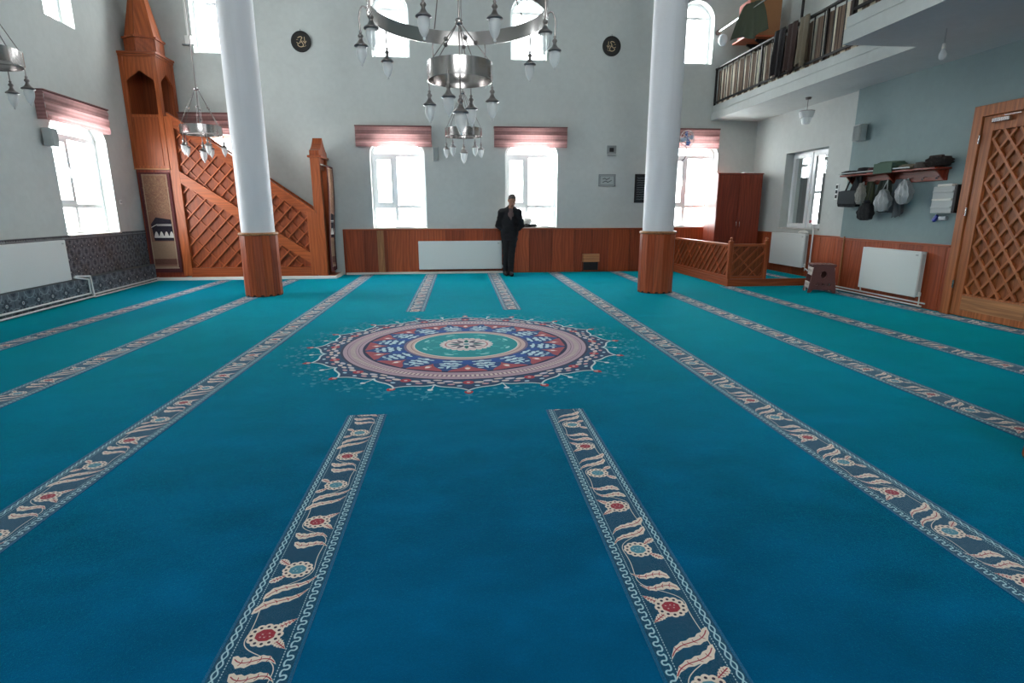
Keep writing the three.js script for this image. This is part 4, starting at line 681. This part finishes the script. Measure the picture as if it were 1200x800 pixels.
{ const o = thing('light_switch', 'tall switch plate on the pale wall beside the porch window', 'switch'); onRight(o, -9.28, 1.63, 0, XF); mk('plate', bx(0.07, 0.26, 0.012, 0, 0, 0.008, { r: 0.004 }), M.white, o); for (let k = 0; k < 3; k++) mk('rocker', bx(0.04, 0.055, 0.01, 0, -0.08 + k * 0.08, 0.018, { r: 0.003 }), M.dark, o); }
{ const o = thing('wall_socket', 'small white socket on the wall between tiled window and pulpit', 'socket'); onLeft(o, 3.32, 1.49); mk('plate', bx(0.075, 0.075, 0.012, 0, 0, 0.008, { r: 0.004 }), M.white, o); mk('insert', cyl(0.022, 0.022, 0.008, 16, 0, 0, 0.016, { rx: Math.PI / 2 }), M.greyLight, o); }
{ const o = thing('conduit_box', 'white conduit with junction box beside the high window over the pulpit', 'conduit'); onBack(o, -5.10, 0); mk('conduit', bb(-0.016, 0.016, 4.58, 7.19, 0.002, 0.03), M.white, o); mk('junction_box', bx(0.11, 0.15, 0.08, 0.01, 4.51, 0.045, { r: 0.01 }), M.white, o); mk('bracket', bx(0.22, 0.02, 0.06, 0.0, 4.43, 0.04), M.grey, o); }

// ---------------------------------------------------------------- pictures and roundels on the back wall
const calligraphy = (flip) => canvasTex(256, 256, (g, W) => {
  g.fillStyle = '#15130f'; g.fillRect(0, 0, W, W); g.strokeStyle = '#c9b08c'; g.lineCap = 'round'; g.translate(128, 128); if (flip) g.scale(-1, 1);
  g.lineWidth = 11; g.beginPath(); g.moveTo(-40, -50); g.bezierCurveTo(0, -78, 34, -58, 10, -38); g.bezierCurveTo(-24, -12, 40, 20, 30, 54); g.bezierCurveTo(18, 84, -54, 70, -46, 36); g.stroke();
  g.lineWidth = 9; g.beginPath(); g.moveTo(50, -60); g.lineTo(56, 34); g.moveTo(28, -8); g.bezierCurveTo(50, 20, 70, 16, 74, -6); g.stroke(); g.beginPath(); g.moveTo(-60, 12); g.bezierCurveTo(-30, 40, 0, 14, -14, -4); g.stroke();
  g.lineWidth = 5; g.beginPath(); g.moveTo(-20, 18); g.lineTo(14, 2); g.moveTo(-62, -20); g.quadraticCurveTo(-48, -34, -40, -18); g.moveTo(10, 60); g.quadraticCurveTo(40, 76, 66, 52); g.stroke();
});
function roundel(x, y, flip, label) { const o = thing('calligraphy_roundel', label, 'roundel', 'black calligraphy roundels'); onBack(o, x, y); mk('disc', cyl(0.185, 0.185, 0.018, 40, 0, 0, 0.012, { rx: Math.PI / 2 }), M.black, o); const f = clean(new THREE.CircleGeometry(0.172, 40)).translate(0, 0, 0.0225); mk('gold_lettering', f, std(0xffffff, 0.5, { map: calligraphy(flip) }), o); mk('rim', clean(new THREE.TorusGeometry(0.182, 0.010, 8, 40)).translate(0, 0, 0.018), M.black, o); mk('hook', wire([[0, 0.18, 0.01], [0, 0.225, 0.006]], 0.004), M.dark, o); }
roundel(-3.005, 4.54, false, 'black roundel with gold calligraphy between the pulpit column and the chandelier'); roundel(3.17, 4.595, true, 'black roundel with gold calligraphy beside the fan column');
function picture(name, label, x, y, w, h, mat, frame) { const o = thing(name, label, 'picture'); onBack(o, x, y); mk('frame', [bx(w, 0.018, 0.02, 0, h / 2 - 0.009, 0.012), bx(w, 0.018, 0.02, 0, -h / 2 + 0.009, 0.012), bx(0.018, h, 0.02, -w / 2 + 0.009, 0, 0.012), bx(0.018, h, 0.02, w / 2 - 0.009, 0, 0.012)], frame, o); mk('print', faceUV(bx(w - 0.03, h - 0.03, 0.008, 0, 0, 0.008)), mat, o); }
picture('framed_picture', 'small framed black and white picture next to the hidden column', 3.175, 1.96, 0.37, 0.25, std(0xffffff, 0.4, { map: canvasTex(256, 160, (g, W, H) => { g.fillStyle = '#b9bdba'; g.fillRect(0, 0, W, H); g.fillStyle = '#5b605f'; g.fillRect(10, 10, W - 20, H - 20); g.fillStyle = '#aeb4b2'; g.fillRect(16, 16, W - 32, H - 32); g.strokeStyle = '#3b3f40'; g.lineWidth = 10; g.lineCap = 'round'; g.beginPath(); g.moveTo(60, 60); g.lineTo(90, 50); g.lineTo(120, 70); g.lineTo(170, 46); g.moveTo(60, 110); g.lineTo(110, 90); g.lineTo(140, 110); g.lineTo(200, 84); g.stroke(); }) }), M.grey);
picture('text_panel', 'tall black framed panel of white lettering partly behind the fan column', 3.94, 1.79, 0.30, 0.60, std(0xffffff, 0.4, { map: canvasTex(128, 256, (g, W, H) => { g.fillStyle = '#1b1f22'; g.fillRect(0, 0, W, H); g.strokeStyle = '#7d8385'; g.lineWidth = 5; for (let y = 30; y < 240; y += 22) { g.beginPath(); for (let x = 16; x < 110; x += 8) { const yy = y + 5 * (hash(x, y, 2) - 0.5); x === 16 ? g.moveTo(x, yy) : g.lineTo(x, yy); } g.stroke(); } }) }), M.black);
{ const o = thing('corner_bracket_shelf', 'tiny grey bracket shelf above the framed picture', 'shelf'); onBack(o, 3.25, 2.50); mk('tray', bb(-0.10, 0.10, 0.0, 0.17, 0.004, 0.03, { r: 0.005 }), M.grey, o); mk('ledge', bb(-0.09, 0.09, -0.03, 0.0, 0.004, 0.08, { r: 0.005 }), M.greyLight, o); mk('clip', bb(-0.05, 0.04, 0.04, 0.12, 0.03, 0.045), M.dark, o); }

// ---------------------------------------------------------------- fan on the column
{ const o = thing('column_fan', 'small blue and white fan clamped to the column beside the wardrobe', 'fan'); o.position.set(3.57, 2.42, -8.92); o.rotation.y = 0.15;
  mk('clamp', bx(0.14, 0.04, 0.04, -0.07, -0.02, -0.03, { r: 0.006 }), M.dark, o); mk('motor', cyl(0.035, 0.04, 0.09, 16, 0, 0, -0.03, { rx: Math.PI / 2 }), std(0x2a4578, 0.4), o);
  for (let k = 0; k < 4; k++) mk('blade', ext(poly([[0.01, -0.012], [0.095, -0.045], [0.11, 0.0], [0.08, 0.04], [0.01, 0.015]]), 0.004).rotateX(0.4).rotateZ(k * Math.PI / 2 + 0.3).translate(0, 0, 0.035), k % 2 ? std(0x3c67b4, 0.35) : std(0xb9cbe0, 0.35), o);
  mk('guard', [clean(new THREE.TorusGeometry(0.12, 0.005, 6, 32)).translate(0, 0, 0.035), clean(new THREE.TorusGeometry(0.085, 0.003, 6, 28)).translate(0, 0, 0.06), clean(new THREE.TorusGeometry(0.045, 0.003, 6, 24)).translate(0, 0, 0.068), ...Array.from({ length: 10 }, (_, k) => { const a = k * Math.PI / 5; return wire([[0.02 * Math.cos(a), 0.02 * Math.sin(a), 0.07], [0.12 * Math.cos(a), 0.12 * Math.sin(a), 0.035]], 0.002); }).flat()], M.white, o); mk('hanging_cord', tube([[0.0, -0.1, 0], [0.02, -0.2, 0.01], [-0.01, -0.3, 0], [-0.05, -0.34, -0.02]], 0.006, 16, 6), M.dark, o); }

// ---------------------------------------------------------------- railed corner with platform, wardrobe, stool
const PX = 4.72, PZ = -9.46, PH = 0.12;
{ const o = struct('trim_platform', 'low carpeted platform behind the corner fence', 'platform'); mk('platform_carpet', bb(PX + 0.02, XF - 0.055, 0.0, PH, ZB + 0.052, PZ - 0.02), M.carpet, o); mk('riser_board', bb(PX, XF - 0.06, 0.0, PH + 0.012, PZ - 0.02, PZ, { g: 'x', r: 0.004 }), M.fence, o); mk('riser_board', bb(PX, PX + 0.02, 0.0, PH + 0.012, ZB + 0.052, PZ - 0.02, { g: 'z', r: 0.004 }), M.fence, o);
  const g = clean(new THREE.BoxGeometry(0.2, 0.004, 1.6)), p = g.attributes.position, uv = g.attributes.uv; for (let i = 0; i < p.count; i++) uv.setXY(i, p.getX(i) / 0.2 + 0.5, p.getZ(i) / 0.667); const m = mk('border_strip', g, M.strip, o); m.position.set(5.9, PH + 0.001, -10.4); }
function fencePanel(label, L, put, post0, post1) {        // local x along the fence, base on the platform edge
  const o = thing('lattice_fence', label, 'fence', 'low wooden lattice fences'), h = 0.57;
  mk('top_rail', bb(0.03, L - 0.03, h, h + 0.045, -0.035, 0.035, { g: 'x', r: 0.008 }), M.rail, o); mk('bottom_rail', bb(0.03, L - 0.03, 0.0, 0.05, -0.02, 0.02, { g: 'x', r: 0.004 }), M.fence, o); mk('backing', bb(0.03, L - 0.03, 0.04, h, -0.014, -0.006), M.fenceBack, o);
  slats(o, [[0.04, 0.05], [L - 0.04, 0.05], [L - 0.04, h], [0.04, h]], 45, 0.13, 0.03, 0.026, 0.005, M.fence); slats(o, [[0.04, 0.05], [L - 0.04, 0.05], [L - 0.04, h], [0.04, h]], -45, 0.42, 0.02, 0.02, 0.0, M.fence);
  for (const [x, on] of [[0.035, post0], [L - 0.035, post1]]) if (on) { const q = mk('post', bx(0.075, h + 0.10, 0.075, x, (h + 0.10) / 2, 0, { r: 0.006 }), M.fence, o); mk('knob', lathe([[0.001, h + 0.165], [0.018, h + 0.155], [0.024, h + 0.135], [0.014, h + 0.115], [0.03, h + 0.10]], 14).translate(x, 0, 0), M.rail, q); }
  put(o);
}
fencePanel('front lattice fence of the raised corner, facing the room', 0.72, (o) => o.position.set(PX - 0.01, PH + 0.012, PZ - 0.04), true, true);
fencePanel('long lattice fence of the raised corner, running to the window', 2.60, (o) => { o.position.set(PX + 0.03, PH + 0.012, ZB + 0.06); o.rotation.y = -Math.PI / 2; }, true, false);
{
  const o = thing('wardrobe', 'tall two-door mahogany wardrobe on the platform by the window', 'wardrobe'); o.position.set(5.81, PH, -11.73); const w = 0.96, d = 0.55, H = 1.95;
  mk('carcass', [bb(-w / 2, -w / 2 + 0.02, 0, H - 0.02, -d / 2, d / 2 - 0.02), bb(w / 2 - 0.02, w / 2, 0, H - 0.02, -d / 2, d / 2 - 0.02), bb(-w / 2 + 0.02, w / 2 - 0.02, 0.02, H - 0.02, -d / 2, -d / 2 + 0.01), bb(-w / 2 + 0.02, w / 2 - 0.02, 0, 0.07, -d / 2 + 0.01, d / 2 - 0.03)], M.mahogany, o);
  mk('top_board', bb(-w / 2 - 0.012, w / 2 + 0.012, H - 0.02, H + 0.005, -d / 2, d / 2 + 0.01, { r: 0.004, g: 'x' }), M.mahogany2, o);
  for (const q of [-1, 1]) { const m = mk('door', bb(q > 0 ? 0.003 : -w / 2 + 0.002, q > 0 ? w / 2 - 0.002 : -0.003, 0.075, H - 0.025, d / 2 - 0.018, d / 2, { r: 0.003 }), q > 0 ? M.mahogany : M.mahogany2, o); mk('handle', tube([[q * 0.035, 0.85, d / 2], [q * 0.035, 0.87, d / 2 + 0.03], [q * 0.035, 0.97, d / 2 + 0.03], [q * 0.035, 0.99, d / 2]], 0.006, 12, 6), M.steel, m); }
}
{ const m = mk('folded_paper', faceUV(bx(0.22, 0.02, 0.16, 0, 0, 0, { r: 0.006 })), M.white); m.position.set(6.02, PH + 1.967, -11.6); tag(m, 'white folded paper lying on top of the wardrobe', 'paper'); }
{
  const o = thing('step_stool', 'brown and white plastic step stool with holes in its sides in front of the wainscot', 'stool'); o.position.set(5.93, 0, -8.68); o.rotation.y = -0.35; const H = 0.44, M1 = std(0x7c4a45, 0.5), M2 = std(0xe9dcd0, 0.5);
  const side = poly([[-0.21, 0], [-0.17, 0], [-0.13, 0.05], [0.13, 0.05], [0.17, 0], [0.21, 0], [0.15, H], [-0.15, H]]);
  for (const [x, y, a, b] of [[0, 0.30, 0.045, 0.06], [-0.09, 0.14, 0.022, 0.022], [0, 0.14, 0.022, 0.022], [0.09, 0.14, 0.022, 0.022]]) { const h = new THREE.Path(); h.absellipse(x, y, a, b, 0, 2 * Math.PI, false, 0); side.holes.push(h); }
  for (const [z, m] of [[0.14, M1], [-0.165, M1]]) mk('side_panel', ext(side, 0.022, { b: 0.004 }).translate(0, 0, z), m, o);
  const leg = poly([[-0.14, 0], [-0.11, 0], [-0.10, 0.07], [0.10, 0.07], [0.11, 0], [0.14, 0], [0.14, 0.17], [-0.14, 0.17]]); for (const x of [-0.06, 0.06]) { const h = new THREE.Path(); h.absellipse(x, 0.12, 0.022, 0.022, 0, 2 * Math.PI, false, 0); leg.holes.push(h); }
  const up = poly([[-0.14, 0.28], [0.14, 0.28], [0.14, H - 0.03], [-0.14, H - 0.03]]); for (const x of [-0.08, 0, 0.08]) { const h = new THREE.Path(); h.absellipse(x, 0.35, 0.024, 0.03, 0, 2 * Math.PI, false, 0); up.holes.push(h); }
  for (const q of [-1, 1]) { mk('end_panel', ext(leg, 0.018, { b: 0.003 }).rotateY(Math.PI / 2).rotateZ(q * -0.0).translate(q * 0.185 - 0.009, 0, 0), M2, o); mk('end_panel', ext(up, 0.018, { b: 0.003 }).rotateY(Math.PI / 2).translate(q * 0.155 - 0.009, 0, 0), M2, o); }
  const top = rectShape(-0.175, 0.175, -0.175, 0.175); { const h = new THREE.Path(); h.absellipse(0, 0, 0.05, 0.02, 0, 2 * Math.PI, false, 0); top.holes.push(h); } mk('seat', ext(top, 0.022, { b: 0.005 }).rotateX(-Math.PI / 2).translate(0, H, 0), M1, o);
  mk('seat_studs', Array.from({ length: 25 }, (_, i) => (Math.floor(i / 5) === 2 && i % 5 > 0 && i % 5 < 4) ? null : cyl(0.008, 0.01, 0.006, 8, -0.13 + (i % 5) * 0.065, H + 0.025, -0.13 + Math.floor(i / 5) * 0.065)).filter(Boolean), M2, o);
}

// ---------------------------------------------------------------- things on the window sills
{ const o = thing('crocheted_skullcap', 'white crocheted skullcap on the sill beside the man', 'cap'); o.position.set(1.45, 0.983 + 0.068, ZB - 0.05); mk('crown', lathe([[0.11, 0], [0.118, 0.05], [0.10, 0.105], [0.05, 0.13], [0.001, 0.135]], 24), cloth(0xe8e6e0), o); mk('hem', lathe([[0.112, 0], [0.122, 0.004], [0.122, 0.022], [0.114, 0.026]], 24), cloth(0xd6d3cb), o); }
{ const t = soft('black_pouch', 'flat black bag on the sill under the white skullcap', 'bag', 0.40, 0.065, 0.17, cloth(0x1a1718), [1.47, 0.983 + 0.031, ZB - 0.06], { round: 0.4, ry: 0 }); mk('zip', bx(0.3, 0.006, 0.004, 0, 0.0, 0.085), M.greyLight, t); }
[['folded white papers on the sill of the window next to the pulpit gate', -1.18, 0.42], ['loose white papers on the sill of the window behind the man', 1.86, 0.30], ['white papers on the sill beside the wardrobe', 4.86, 0.24]].forEach(([label, x, w]) => { const o = thing('paper_sheets', label, 'papers', 'papers on the window sills'); for (let k = 0; k < 3; k++) mk('sheet', bx(w * (0.8 + 0.2 * rnd()), 0.004, 0.13, rr(-0.03, 0.03), 0.003 + k * 0.006, rr(-0.01, 0.01), { ry: rr(-0.15, 0.15), rz: rr(-0.02, 0.02) }), M.white, o); o.position.set(x, 0.984, ZB - 0.06); });
{ const o = thing('soap_bottle', 'small white bottle with a pink cap on the porch window sill', 'bottle'); o.position.set(XF + 0.06, 0.992, -10.02); mk('bottle_body', lathe([[0.001, 0], [0.045, 0.002], [0.05, 0.02], [0.05, 0.08], [0.02, 0.10], [0.001, 0.10]], 16), M.white, o); mk('pink_cap', lathe([[0.02, 0.10], [0.024, 0.10], [0.024, 0.15], [0.001, 0.152]], 14), std(0xd2707c, 0.4), o); }
{ const o = thing('white_cloth_pile', 'crumpled white cloth on top of the convector radiator', 'cloth'); o.position.set(XF - 0.085, 0.897, -9.98); const g = new THREE.SphereGeometry(1, 24, 14), p = g.attributes.position; for (let i = 0; i < p.count; i++) { const x = p.getX(i), y = p.getY(i), z = p.getZ(i), r = 1 + 0.18 * Math.sin(x * 7 + z * 5) * Math.cos(y * 6 + x * 3); p.setXYZ(i, x * r * 0.045, Math.max(0, (y * r * 0.5 + 0.4) * 0.07), z * r * 0.14); } g.computeVertexNormals(); mk('folds', clean(g), cloth(0xe6e4de), o); mk('hem', bx(0.05, 0.006, 0.2, 0, 0.003, 0.02, { ry: 0.1 }), cloth(0xdedbd4), o); }

// ---------------------------------------------------------------- the man at the window
function surfaceNets(lo, hi, cell, f) {
  const n = [0, 1, 2].map((k) => Math.ceil((hi[k] - lo[k]) / cell) + 1), id = (i, j, k) => (k * n[1] + j) * n[0] + i, v = new Float32Array(n[0] * n[1] * n[2]);
  for (let k = 0; k < n[2]; k++) for (let j = 0; j < n[1]; j++) for (let i = 0; i < n[0]; i++) v[id(i, j, k)] = f(lo[0] + i * cell, lo[1] + j * cell, lo[2] + k * cell);
  const map = new Int32Array(v.length).fill(-1), pos = [], idx = [], C = [[0, 0, 0], [1, 0, 0], [0, 1, 0], [1, 1, 0], [0, 0, 1], [1, 0, 1], [0, 1, 1], [1, 1, 1]], E = [[0, 1], [2, 3], [4, 5], [6, 7], [0, 2], [1, 3], [4, 6], [5, 7], [0, 4], [1, 5], [2, 6], [3, 7]];
  for (let k = 0; k < n[2] - 1; k++) for (let j = 0; j < n[1] - 1; j++) for (let i = 0; i < n[0] - 1; i++) {
    const w = C.map(([a, b, c]) => v[id(i + a, j + b, k + c)]); let s = [0, 0, 0], m = 0;
    for (const [a, b] of E) if ((w[a] < 0) !== (w[b] < 0)) { const t = w[a] / (w[a] - w[b]); for (let q = 0; q < 3; q++) s[q] += C[a][q] + t * (C[b][q] - C[a][q]); m++; }
    if (m) { map[id(i, j, k)] = pos.length / 3; pos.push(lo[0] + (i + s[0] / m) * cell, lo[1] + (j + s[1] / m) * cell, lo[2] + (k + s[2] / m) * cell); }
  }
  const quad = (a, b, c, d, flip) => { if (flip) idx.push(a, c, b, a, d, c); else idx.push(a, b, c, a, c, d); };
  for (let k = 1; k < n[2] - 1; k++) for (let j = 1; j < n[1] - 1; j++) for (let i = 1; i < n[0] - 1; i++) {
    const a = v[id(i, j, k)] < 0;
    if (a !== (v[id(i + 1, j, k)] < 0)) quad(map[id(i, j - 1, k - 1)], map[id(i, j, k - 1)], map[id(i, j, k)], map[id(i, j - 1, k)], !a);
    if (a !== (v[id(i, j + 1, k)] < 0)) quad(map[id(i - 1, j, k - 1)], map[id(i - 1, j, k)], map[id(i, j, k)], map[id(i, j, k - 1)], !a);
    if (a !== (v[id(i, j, k + 1)] < 0)) quad(map[id(i - 1, j - 1, k)], map[id(i, j - 1, k)], map[id(i, j, k)], map[id(i - 1, j, k)], !a);
  }
  const g = new THREE.BufferGeometry(); g.setAttribute('position', new THREE.Float32BufferAttribute(pos, 3)); g.setIndex(idx); g.computeVertexNormals(); g.setAttribute('uv', new THREE.Float32BufferAttribute(new Float32Array(pos.length / 3 * 2), 2)); return g;
}
const smin = (a, b, k) => { const h = Math.max(k - Math.abs(a - b), 0) / k; return Math.min(a, b) - h * h * k * 0.25; };
function bone(x, y, z, a, b, ra, rb) { const dx = b[0] - a[0], dy = b[1] - a[1], dz = b[2] - a[2], t = Math.max(0, Math.min(1, ((x - a[0]) * dx + (y - a[1]) * dy + (z - a[2]) * dz) / (dx * dx + dy * dy + dz * dz))); return Math.hypot(x - a[0] - t * dx, y - a[1] - t * dy, z - a[2] - t * dz) - (ra + (rb - ra) * t); }
const ell = (x, y, z, c, r) => { const q = Math.hypot((x - c[0]) / r[0], (y - c[1]) / r[1], (z - c[2]) / r[2]); return (q - 1) * Math.min(...r); };
{
  const o = thing('person', 'man in a black suit leaning at the window, head bowed, hands in pockets', 'person'); o.position.set(1.0, 0, -11.62);
  const J = { hipL: [-0.06, 0.86, -0.20], hipR: [0.12, 0.86, -0.20], kneeL: [-0.05, 0.46, -0.09], kneeR: [0.06, 0.47, -0.05], ankL: [-0.07, 0.08, -0.04], ankR: [0.03, 0.08, 0.08], waist: [0.035, 1.0, -0.24], chest: [0.045, 1.24, -0.25], neck: [0.07, 1.40, -0.21], head: [0.085, 1.535, -0.15], shL: [-0.135, 1.295, -0.23], shR: [0.225, 1.295, -0.21], elL: [-0.205, 1.03, -0.25], elR: [0.295, 1.03, -0.23], wrL: [-0.085, 0.87, -0.19], wrR: [0.150, 0.87, -0.18] };
  const skinM = std(0x9c6f58, 0.6), suit = cloth(0x131317), trouser = cloth(0x0f0f13);
  // body: head, neck, trunk, limbs, hands in one surface
  const headF = (x, y, z) => {
    const dx = x - J.head[0], dy = y - J.head[1], dz = z - J.head[2], c = Math.cos(0.42), s = Math.sin(0.42); // the head nods forward
    const Y = dy * c + dz * s, Zz = dz * c - dy * s;
    let d = ell(dx, Y, Zz, [0, 0.02, -0.005], [0.078, 0.105, 0.096]); d = smin(d, ell(dx, Y, Zz, [0, -0.06, 0.028], [0.056, 0.062, 0.066]), 0.04);
    d = smin(d, bone(dx, Y, Zz, [0, 0.015, 0.088], [0, -0.028, 0.108], 0.010, 0.015), 0.016); d = smin(d, ell(dx, Y, Zz, [0, 0.028, 0.082], [0.045, 0.010, 0.012]), 0.02);
    for (const q of [-1, 1]) { d = smin(d, ell(dx, Y, Zz, [q * 0.080, -0.005, -0.008], [0.012, 0.032, 0.02]), 0.01); d = Math.max(d, -ell(dx, Y, Zz, [q * 0.031, 0.010, 0.094], [0.017, 0.009, 0.012])); }
    d = smin(d, ell(dx, Y, Zz, [0, -0.065, 0.09], [0.026, 0.007, 0.010]), 0.012); d = smin(d, ell(dx, Y, Zz, [0, -0.078, 0.088], [0.022, 0.007, 0.010]), 0.012); return d;
  };
  const handF = (x, y, z, w, q) => { let d = ell(x, y, z, [w[0], w[1] - 0.05, w[2] + 0.01], [0.022, 0.05, 0.038]); for (let k = 0; k < 4; k++) { const L = [0.05, 0.058, 0.054, 0.042][k], zf = w[2] + 0.034 - k * 0.018; const m = [w[0] - q * 0.006, w[1] - 0.092 - L * 0.45, zf]; d = smin(d, bone(x, y, z, [w[0], w[1] - 0.09, zf], m, 0.009, 0.0085), 0.006); d = smin(d, bone(x, y, z, m, [w[0] - q * 0.02, m[1] - L * 0.5, zf], 0.0085, 0.0075), 0.004); } return smin(d, bone(x, y, z, [w[0] - q * 0.004, w[1] - 0.03, w[2] + 0.04], [w[0] - q * 0.02, w[1] - 0.085, w[2] + 0.062], 0.011, 0.009), 0.008); };
  const limbs = (x, y, z, e) => { let d = Infinity; for (const s of ['L', 'R']) { d = smin(d, bone(x, y, z, J['hip' + s], J['knee' + s], 0.078 + e, 0.055 + e), 0.03); d = smin(d, bone(x, y, z, J['knee' + s], J['ank' + s], 0.055 + e, 0.040 + e), 0.02); } return d; };
  const bodyF = (x, y, z) => { let d = smin(bone(x, y, z, J.neck, J.head, 0.052, 0.05), headF(x, y, z), 0.03); d = smin(d, bone(x, y, z, J.waist, J.chest, 0.11, 0.12), 0.05); d = smin(d, bone(x, y, z, J.chest, J.neck, 0.10, 0.05), 0.05); d = smin(d, limbs(x, y, z, -0.012), 0.05); for (const [s, q] of [['L', -1], ['R', 1]]) { d = smin(d, bone(x, y, z, J['sh' + s], J['el' + s], 0.045, 0.038), 0.03); d = smin(d, bone(x, y, z, J['el' + s], J['wr' + s], 0.036, 0.026), 0.02); d = smin(d, handF(x, y, z, J['wr' + s], q), 0.02); d = smin(d, bone(x, y, z, J['ank' + s], [J['ank' + s][0], 0.045, J['ank' + s][2] + 0.13], 0.034, 0.028), 0.02); } return d; };
  const parts = [surfaceNets([-0.32, 0.0, -0.45], [0.42, 1.33, 0.30], 0.012, (x, y, z) => Math.max(bodyF(x, y, z), y - 1.318)), surfaceNets([-0.10, 1.29, -0.36], [0.26, 1.70, 0.03], 0.005, (x, y, z) => Math.max(bodyF(x, y, z), 1.306 - y))];
  mk('body', parts.map(clean), skinM, o);
  mk('hair', clean(surfaceNets([-0.05, 1.42, -0.32], [0.22, 1.71, 0.02], 0.006, (x, y, z) => { const dy = y - J.head[1], dz = z - J.head[2], c = Math.cos(0.42), s = Math.sin(0.42), Y = dy * c + dz * s, Zz = dz * c - dy * s, dx = x - J.head[0]; return Math.max(ell(dx, Y, Zz, [0, 0.024, -0.010], [0.0835, 0.110, 0.101]), -(Y * 1.0 - Zz * 0.95 + 0.002), -Y - 0.055); })), std(0x5a5350, 0.9), o);
  const jacketF = (x, y, z) => {
    let d; const sx = (x - 0.04) / 1.28 + 0.04;
    d = bone(sx, y, z, [0.035, 0.70, -0.19], [0.04, 1.12, -0.24], 0.132, 0.126); d = smin(d, bone(sx, y, z, [0.04, 1.12, -0.24], [0.045, 1.27, -0.235], 0.130, 0.105), 0.05); for (const s of ['L', 'R']) d = smin(d, bone(x, y, z, [0.06, 1.36, -0.22], J['sh' + s], 0.055, 0.060), 0.07); d = smin(d, bone(x, y, z, [0.05, 1.33, -0.22], [0.068, 1.395, -0.215], 0.09, 0.062), 0.05);
    for (const s of ['L', 'R']) { d = smin(d, bone(x, y, z, J['sh' + s], J['el' + s], 0.062, 0.055), 0.05); d = smin(d, bone(x, y, z, J['el' + s], [J['wr' + s][0], J['wr' + s][1] + 0.02, J['wr' + s][2]], 0.056, 0.042), 0.03); }
    d += 0.004 * Math.sin(y * 60 + x * 20) * (y < 1.2 ? 1 : 0.3); d = Math.max(d, 0.715 - y);
    const open = Math.max(Math.abs(x - 0.055) - 0.045 * Math.max(0, Math.min(1, (y - 1.12) / 0.22)), 1.12 - y, -0.19 - z); return Math.max(d, -open);
  };
  mk('jacket', clean(surfaceNets([-0.34, 0.68, -0.46], [0.42, 1.46, 0.02], 0.011, jacketF)), suit, o);
  mk('shirt', clean(surfaceNets([-0.06, 1.06, -0.34], [0.18, 1.44, -0.04], 0.008, (x, y, z) => Math.max(smin(bone(x, y, z, [0.045, 1.08, -0.235], [0.05, 1.26, -0.235], 0.128, 0.118), bone(x, y, z, [0.055, 1.28, -0.225], [0.066, 1.365, -0.215], 0.098, 0.066), 0.03), Math.abs(x - 0.055) - 0.06, 1.10 - y, y - 1.375 - (x - 0.06) * (x - 0.06) * 8))), cloth(0x6d5a58), o);
  mk('trousers', clean(surfaceNets([-0.24, 0.05, -0.42], [0.30, 1.02, 0.22], 0.012, (x, y, z) => { let d = smin(limbs(x, y, z, 0.016), bone(x, y, z, [-0.02, 0.92, -0.21], [0.09, 0.92, -0.21], 0.125, 0.125), 0.05); d += 0.003 * Math.sin(y * 55 + x * 15); return Math.max(d, 0.07 - y, y - 1.0); })), trouser, o);
  for (const s of ['L', 'R']) { const a = J['ank' + s]; mk('shoe', clean(surfaceNets([a[0] - 0.09, -0.02, a[2] - 0.12], [a[0] + 0.09, 0.13, a[2] + 0.26], 0.007, (x, y, z) => { let d = smin(bone(x, y, z, [a[0], 0.055, a[2] - 0.04], [a[0] + 0.01, 0.045, a[2] + 0.17], 0.046, 0.040), bone(x, y, z, [a[0], 0.05, a[2]], [a[0], 0.105, a[2]], 0.045, 0.04), 0.03); return Math.max(d, 0.001 - y, y - 0.115); })), M.black, o); }
}

renderer.render(scene, camera);
